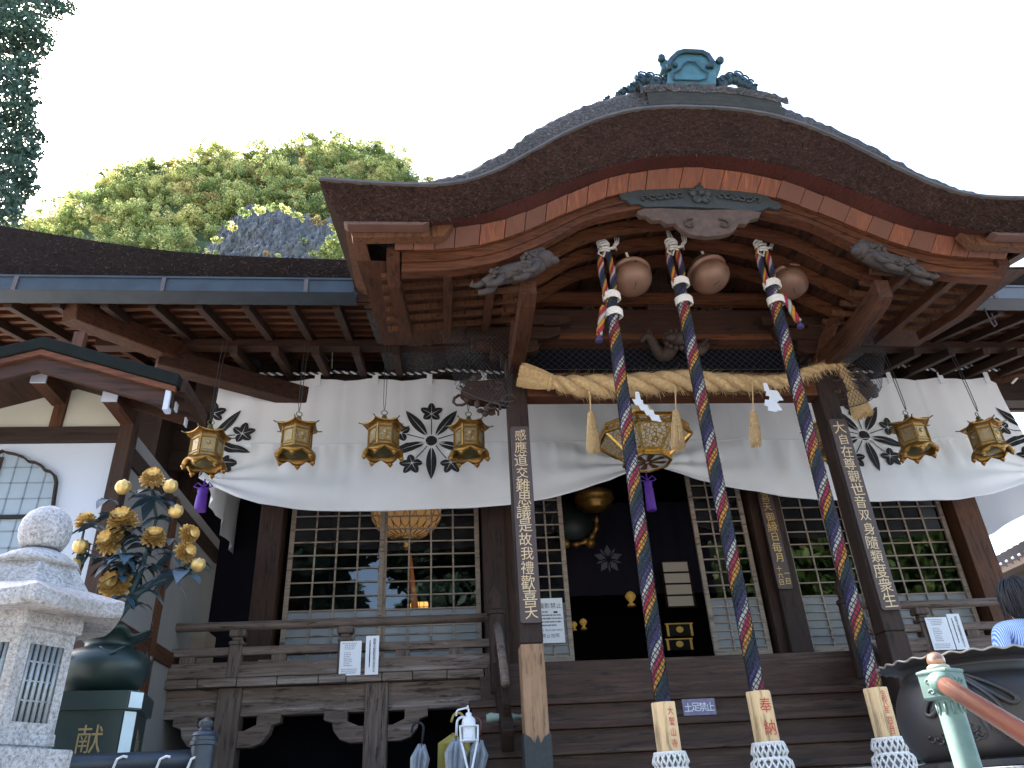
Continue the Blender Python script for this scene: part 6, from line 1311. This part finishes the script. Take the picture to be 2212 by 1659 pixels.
c=pt(1314,1208,14.8); t=thing('altar_curtain','dark purple curtain with pale leaf crest inside the open doorway','curtain',(c[0],14.8,c[2]-.6)); MB().grid([[(c[0]-1.4+.1*i,14.85+.03*math.sin(i*1.3),c[2]-.7+1.9*j) for i in range(40)] for j in (0,1)]).build('curtain_cloth',plain('deep_violet_cloth',(.010,.008,.022),.9),t,smooth=True)
b=MB()
for k in range(5):
    a=PI/2+k*2*PI/5; d=Vector((math.cos(a),0,math.sin(a))); e=Vector((-d.z,0,d.x)); o=Vector((c[0],14.79,c[2]))
    b.add([o+d*.05,o+d*.16+e*.07,o+d*.30,o+d*.16-e*.07],[(0,1,2,3)]); d2=Vector((math.cos(a+.63),0,math.sin(a+.63))); e2=Vector((-d2.z,0,d2.x)); b.add([o+d2*.05,o+d2*.2+e2*.02,o+d2*.27,o+d2*.2-e2*.02],[(0,1,2,3)])
b.build('curtain_crest',emis('glowing_pale_crest',(.10,.10,.13),0.0080),t)  # crest's brightness is an added faint glow in its material
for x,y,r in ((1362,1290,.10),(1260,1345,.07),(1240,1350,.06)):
    c=pt(x,y,13.6); t=thing('altar_ornament','small gilt altar ornament inside the dark doorway','ornament',c,'gilt altar ornaments'); MB().lathe([(r*.6,-r*1.6),(r*.7,-r*1.3),(r*.2,-r),(r*.8,-.3*r),(r,.2*r),(r*.6,.8*r),(.001,r*1.1)],14,c).build('gilt_vessel',emis('glowing_dim_gilt',(.6,.36,.08),0.0160),t,smooth=True); MB().lathe([(r*.9,-r*1.8),(r*.9,-r*1.6)],14,c).build('foot',M['gold_old'],t)  # vessels emit a little, imitating light on the gilt
# ---------------------------------------------------------------- chicken wire round the carvings
M['wire']=plain('dark_wire',(.045,.045,.05),.6,.4)
def netting(label,TL,TR,BL,BR,bul,nu,nv,th=.0032,Y=8.15):
    t=thing('wire_netting',label,'netting',(TL+BL)/2); b=MB()
    def S(u,v):
        p=(TL*(1-u)+TR*u)*(1-v)+(BL*(1-u)+BR*u)*v; return Vector(p)+Vector((0,-bul*math.sin(PI*u)*v,-bul*.9*math.sin(PI*min(1,u))*v*v))
    n=nu+nv
    for k in range(n):
        for sgn in (0,1):
            pts=[]
            for q in range(nv*2+1):
                v=q/(nv*2); u=(k-nv+ v*nv)/nu; u=u if sgn==0 else 1-u
                if 0<=u<=1: pts.append(S(u,v)+Vector((0,.004*sgn,0)))
            if len(pts)>1: b.tube(pts,th,3,cap=False)
    e=[S(u,1) for u in np.linspace(0,1,20)]; b.tube(e,th*1.8,4); b.build('wire_mesh',M['wire'],t)
V_=lambda x,y,Y: np.array(pt(x,y,Y))
netting('dark wire netting sagging round the carved bracket outside the left pillar',V_(948,712,8.3),V_(1112,720,8.2),V_(985,838,8.2),V_(1103,880,8.2),.10,15,14)
netting('dark wire netting sagging round the carved bracket outside the right pillar',V_(1775,705,8.2),V_(1920,700,8.3),V_(1835,880,8.2),V_(1905,835,8.2),.10,14,15)
netting('dark wire netting stretched over the recess above the straw rope',np.array((1.12,8.46,5.55)),np.array((5.0,8.46,5.55)),np.array((1.12,8.46,5.0)),np.array((5.0,8.46,5.0)),.0,40,6,.0025)
# ---------------------------------------------------------------- hill, cliff and trees
def leafmat(name,c1,c2,c3,tr=.35):
    m,n,b=base_mat(name); gi=n.nodes.new('ShaderNodeNewGeometry'); f=noise(n,.22 if 'forest' in name else .8,3)
    a=n.nodes.new('ShaderNodeMath'); a.operation='MULTIPLY_ADD'; a.inputs[1].default_value=.45; n.links.new(gi.outputs['Random Per Island'],a.inputs[0])
    s=n.nodes.new('ShaderNodeMath'); s.operation='MULTIPLY'; s.inputs[1].default_value=.75; n.links.new(f,s.inputs[0]); n.links.new(s.outputs[0],a.inputs[2])
    c=ramp(n,a.outputs[0],[(.3,c1),(.55,c2),(.8,c3)]); n.links.new(c,b.inputs['Base Color']); b.inputs['Roughness'].default_value=.6; b.inputs['Specular IOR Level'].default_value=.25
    t=n.nodes.new('ShaderNodeBsdfTranslucent'); n.links.new(c,t.inputs[0]); x=n.nodes.new('ShaderNodeMixShader'); x.inputs[0].default_value=tr; n.links.new(b.outputs[0],x.inputs[1]); n.links.new(t.outputs[0],x.inputs[2]); n.links.new(x.outputs[0],n.nodes['Material Output'].inputs[0]); return m
def leaves(centers,radii,count,size,seed,flat=.8,up=0):
    r=np.random.default_rng(seed); V=[];n=0
    C=[];S=[]
    for c,R,k in zip(centers,radii,count):
        d=r.normal(0,1,(k,3)); d/=np.linalg.norm(d,axis=1)[:,None]; q=r.uniform(.25,1,(k,1))**.45; C.append(np.array(c)+d*q*R*np.array([1,1,flat]))
    C=np.concatenate(C); N=len(C); a=r.normal(0,1,(N,3)); a/=np.linalg.norm(a,axis=1)[:,None]; b=r.normal(0,1,(N,3)); b-=a*(a*b).sum(1)[:,None]; b/=np.linalg.norm(b,axis=1)[:,None]
    s=size*r.uniform(.6,1.3,(N,1)); V=np.stack([C-a*s,C+b*s*.55,C+a*s,C-b*s*.55],1).reshape(-1,3); return V
def leafobj(name,V,mat,parent=None,**k):
    me=bpy.data.meshes.new(name); n=len(V)//4; off=np.zeros(3)
    p=parent
    while p is not None: off+=np.array(p.location); p=p.parent
    org=V.mean(0) if parent is None else off
    me.vertices.add(len(V)); me.vertices.foreach_set('co',(V-org).astype(np.float32).ravel()); me.loops.add(len(V)); me.loops.foreach_set('vertex_index',np.arange(len(V),dtype=np.int32)); me.polygons.add(n); me.polygons.foreach_set('loop_start',np.arange(0,len(V),4,dtype=np.int32)); me.update(calc_edges=True); me.validate(); me.materials.append(mat)
    o=bpy.data.objects.new(name,me); SC.collection.objects.link(o); o.parent=parent
    if parent is None: o.location=org
    tag(o,**k); return o
SIL=[(-260,520),(-60,480),(50,468),(100,452),(150,446),(185,425),(215,395),(255,372),(300,352),(340,343),(400,342),(440,330),(480,322),(540,335),(590,312),(630,302),(690,296),(740,293),(790,302),(830,318),(870,345),(905,382),(950,420),(1010,460),(1100,520),(1250,600)]
YH0,YH1=85.,125.
ridge=[(pt(x,y,YH1)) for x,y in SIL]
hx=np.linspace(ridge[0][0],ridge[-1][0],70); rz=np.interp(hx,[p[0] for p in ridge],[p[2] for p in ridge])-2.2
r9=np.random.default_rng(12)
def hill_p(i,t):    # t=0 foot, 1 ridge
    x=hx[i]*(.80+.20*t); y=YH0+(YH1-YH0)*t; z=20+ (rz[i]-20)*t**.85; return (x,y,z)
rows=[[hill_p(i,t) for i in range(70)] for t in np.linspace(-.35,1,24)]
rows=[]
for t in np.linspace(0,1,24): rows.append([hill_p(i,t) for i in range(70)])
rows.insert(0,[(x,y-25,-2) for x,y,z in rows[0]]); rows.append([(x,y+40,-2) for x,y,z in rows[-1]])
MB().grid(rows).build('hill',plain('dark_forest_floor',(.06,.085,.03),.95,0,.5,.4,.2),kind='structure',smooth=True)
# cliff
CL=[(436,560),(452,530),(470,508),(492,482),(520,462),(545,446),(575,452),(600,448),(640,462),(668,470),(700,474),(745,480),(750,575),(436,575)]
def inpoly(x,y,P):
    c=False;j=len(P)-1
    for i in range(len(P)):
        if (P[i][1]>y)!=(P[j][1]>y) and x<(P[j][0]-P[i][0])*(y-P[i][1])/(P[j][1]-P[i][1])+P[i][0]: c=not c
        j=i
    return c
from mathutils import noise as mn
rows=[]
for j in range(70):
    r=[]
    for i in range(116):
        x=425+i*3; top=float(np.interp(x,[436,452,470,492,520,545,575,600,640,668,700,745,770],[560,530,508,482,462,446,452,448,462,470,474,480,490])); y=600+(top-600)*j/69
        Y=90+ j/69*12; p=pt(x,y,Y); nz=mn.fractal(Vector((p[0]*.22,3,p[2]*.16)),.9,2.1,7); n2=mn.fractal(Vector((p[0]*.9,7,p[2]*.55)),.8,2.2,5); n3=mn.fractal(Vector((p[0]*2.6,3,p[2]*.9)),.7,2.2,5); p=p+np.array([n2*.3,-.9*nz-.7*n2-.45*n3-.4,(n2*.5+n3*.4)*(j/69)]); r.append(tuple(p))
    rows.append(r)
m_,n_,b_=base_mat('grey_rock'); f=noise(n_,1.1,12,(1,1,.6),.8,.4); g=noise(n_,.12,4); n_.links.new(mixc(n_,ramp(n_,g,[(.45,(0,0,0)),(.65,(.5,.5,.5))]),ramp(n_,f,[(.3,(.035,.038,.045)),(.5,(.10,.105,.115)),(.7,(.21,.215,.22))]),(.12,.13,.08)),b_.inputs['Base Color']); b_.inputs['Roughness'].default_value=.95; bump(n_,b_,f,1,.5)
MB().grid(rows).build('rock_cliff',m_,kind='structure')
# forest: crowns packed over the slope
M['forest']=leafmat('forest_leaves',tr=.68,c1=(.09,.14,.035),c2=(.40,.45,.13),c3=(.72,.70,.32))  # forest leaf colours bleached in place of a hazy veil
cen=[];rad=[];cnt=[]
tries=0
while len(cen)<900 and tries<9000:
    tries+=1; i=r9.uniform(0,69); t=r9.uniform(0,1)**.9; a=np.array(hill_p(int(i),t)); a2=np.array(hill_p(min(69,int(i)+1),t)); p=a+(a2-a)*(i%1)
    c_=RW.T@p; ux,uy=PX+c_[0]/c_[2]*FOC,PY+c_[1]/c_[2]*FOC
    if ux<-40 or ux>960 or uy>600 or uy<250: continue
    R=r9.choice([r9.uniform(.7,1.3),r9.uniform(1.3,2.2),r9.uniform(2.0,3.3)])
    if inpoly(ux,uy-8,CL): continue
    cen.append(p+np.array([0,-1.0,R*.55+r9.normal(0,.5)])); rad.append(R); cnt.append(int(150*(R/2.5)**1.6))
for x,y,R in ((470,520,.8),(500,492,.9),(530,462,1.0),(560,452,1.1),(590,452,.9),(615,456,1.0),(645,470,.9),(655,520,.5),(690,478,1.1),(600,555,.5),(455,548,.9),(720,490,1.0),(680,552,.7),(575,550,.5)): cen.append(np.array(pt(x,y,91.5))); rad.append(R); cnt.append(int(130*(R/1.6)**1.6))
# sub-lobes give uneven crowns
C2=[];R2=[];K2=[]
for c,R,k in zip(cen,rad,cnt):
    for q in range(9): d=r9.normal(0,1,3); d/=np.linalg.norm(d); d[2]=abs(d[2])*.8; C2.append(c+d*R*r9.uniform(.35,1.0)*np.array([1.15,1.15,.85])); R2.append(R*r9.uniform(.16,.50)); K2.append(int(k*.62)+6)
M['forest_b']=leafmat('forest_leaves_yellow',(.16,.19,.05),(.48,.48,.15),(.75,.68,.30),.68); M['forest_c']=leafmat('forest_leaves_dark',(.06,.11,.035),(.17,.24,.075),(.34,.39,.14),.55); M['forest_d']=leafmat('forest_leaves_russet',(.14,.12,.04),(.36,.28,.10),(.55,.42,.18),.6)
FV_=leaves(C2,R2,K2,.165,3,.9); fo=leafobj('hillside_forest',FV_,M['forest'],kind='stuff',label='sunlit green forest covering the hill behind the roof',cat='forest')
for q in 'bcd': fo.data.materials.append(M['forest_'+q])
per=[]; ti=0
for c,R,k in zip(cen,rad,cnt):
    m=int(r9.choice([0,0,0,1,1,2,2,2,3],1)[0])
    for q in range(9): per.append(np.full(K2[ti],m if r9.random()<.85 else int(r9.integers(0,3)),np.int32)); ti+=1
fo.data.polygons.foreach_set('material_index',np.concatenate(per)); fo.data.update()
def tree(name,label,base,limbs,blobs,mat,size,seed,tr=.3,k=500,group=None):
    t=thing(name,label,'tree',base,group); b=MB(); b.tube(limbs[0],[tr*(1-.75*i/(len(limbs[0])-1)) for i in range(len(limbs[0]))],9)
    for L in limbs[1:]: b.tube(L,[tr*.4*(1-.7*i/(len(L)-1)) for i in range(len(L))],6)
    b.build('trunk',wood('bark_of_'+name+str(seed),(.03,.022,.017),(.09,.07,.055),'z'),t,smooth=True)
    leafobj('crown',leaves([c for c,R in blobs],[R for c,R in blobs],[int(k*R**1.7) for c,R in blobs],size,seed,.8),mat,t); return t
# light tree in front of the cliff
M['leaf_light']=leafmat('light_leaves',(.07,.11,.02),(.15,.20,.05),(.26,.28,.09)); M['leaf_dark']=leafmat('dark_tree_leaves',(.014,.034,.026),(.034,.070,.050),(.070,.12,.078),.25)
rr=np.random.default_rng(21)
c=pt(722,545,80); bl=[(pt(x,y,80+rr.uniform(-.8,.8)),r) for x,y,r in ((705,540,.9),(722,530,1.0),(738,535,1.0),(715,520,.8),(735,512,.8),(695,548,.6),(725,550,1.2),(742,555,1.2),(708,553,1.0))]
tree('small_tree','small pale green tree in front of the grey cliff beside the roof corner',c+np.array([0,0,-9]),[[c+np.array([0,0,-9]),c+np.array([.1,0,-3]),c],[c+np.array([0,0,-2]),c+np.array([1,0,.5])],[c+np.array([0,0,-2]),c+np.array([-1,0,0])]],bl,M['leaf_light'],.26,31,.15,110)
# big dark tree at the upper left
TY=15.; bl=[]
for x,y,r in ((10,10,1.0),(55,20,.8),(100,8,.6),(135,8,.42),(150,18,.30),(120,28,.35),(85,30,.5),(40,60,.9),(75,70,.55),(100,75,.42),(92,95,.4),(15,100,.9),(55,105,.6),(80,110,.4),(60,135,.4),(45,150,.45),(70,160,.3),(15,170,.7),(40,185,.4),(65,185,.28),(20,230,.8),(50,225,.5),(72,215,.3),(60,250,.4),(35,270,.6),(62,285,.42),(80,300,.35),(25,320,.7),(55,325,.5),(75,330,.35),(15,370,.7),(45,365,.5),(62,375,.35),(25,410,.6),(50,410,.4),(65,402,.3),(8,440,.5),(38,440,.35),(20,470,.45),(-30,60,1.6),(-40,200,1.6),(-50,330,1.6),(-90,120,2.2),(-110,280,2.2),(-30,430,1.0)): bl.append((pt(x,y,TY+rr.uniform(-.6,.6)),r*.75 if x>-25 else r*.8))
tk=pt(-160,300,TY); g0=np.array([tk[0],TY,-1.5]); tt_=[g0,g0+np.array([.1,0,5]),g0+np.array([.0,.1,11]),tk+np.array([.1,0,6])]
lm=[tt_]+[[np.array([tk[0],TY,bc_[2]-1.2]),(np.array([tk[0],TY,bc_[2]])+bc_)/2+np.array([0,0,-.25]),bc_] for bc_,R in bl[:40:3]]
tree('broadleaf_tree','dark green tree leaning into the upper left corner',g0,lm,bl,M['leaf_dark'],.062,32,.42,1300)
# trees behind the viewer: they show in the door glass
def round_tree(label,base,h,R,seed,mat,size,k):
    r=np.random.default_rng(seed); base=np.array(base,float); bl=[]
    for q in range(26):
        d=r.normal(0,1,3); d/=np.linalg.norm(d); bl.append((base+np.array([0,0,h])+d*R*np.array([.75,.75,.6])*r.uniform(.4,1),R*r.uniform(.28,.42)))
    lm=[[base,base+np.array([.1,.1,h*.5]),base+np.array([0,0,h])]]+[[base+np.array([0,0,h*.55]),(base+np.array([0,0,h*.6])+c)/2,c] for c,_ in bl[::4]]
    return tree('shade_tree',label,base,lm,bl,mat,size,seed,.3,k)
round_tree('dark tree behind the viewer on the left',(-8,-13,-1.55),11,6.2,46,M['leaf_dark'],.36,190)
round_tree('dark tree behind the viewer in the middle',(2,-15,-1.55),11.5,6.4,47,M['leaf_dark'],.36,190)
round_tree('dark tree behind the viewer far left',(-18,-11,-1.55),8,5,48,M['leaf_dark'],.36,150)
M['leaf_mid']=leafmat('mid_leaves',(.03,.065,.012),(.07,.13,.03),(.15,.20,.06))
round_tree('sunlit tree behind the viewer reflected in the right lattice doors',(16,-8,-1.55),10,5.6,42,M['leaf_mid'],.34,110)
round_tree('sunlit tree behind the viewer reflected beside the right pillar',(9.5,-12,-1.55),10.5,5.4,43,M['leaf_mid'],.34,110)
round_tree('sunlit tree far behind the viewer on the right',(23,-11,-1.55),11,6,44,M['leaf_mid'],.36,100)
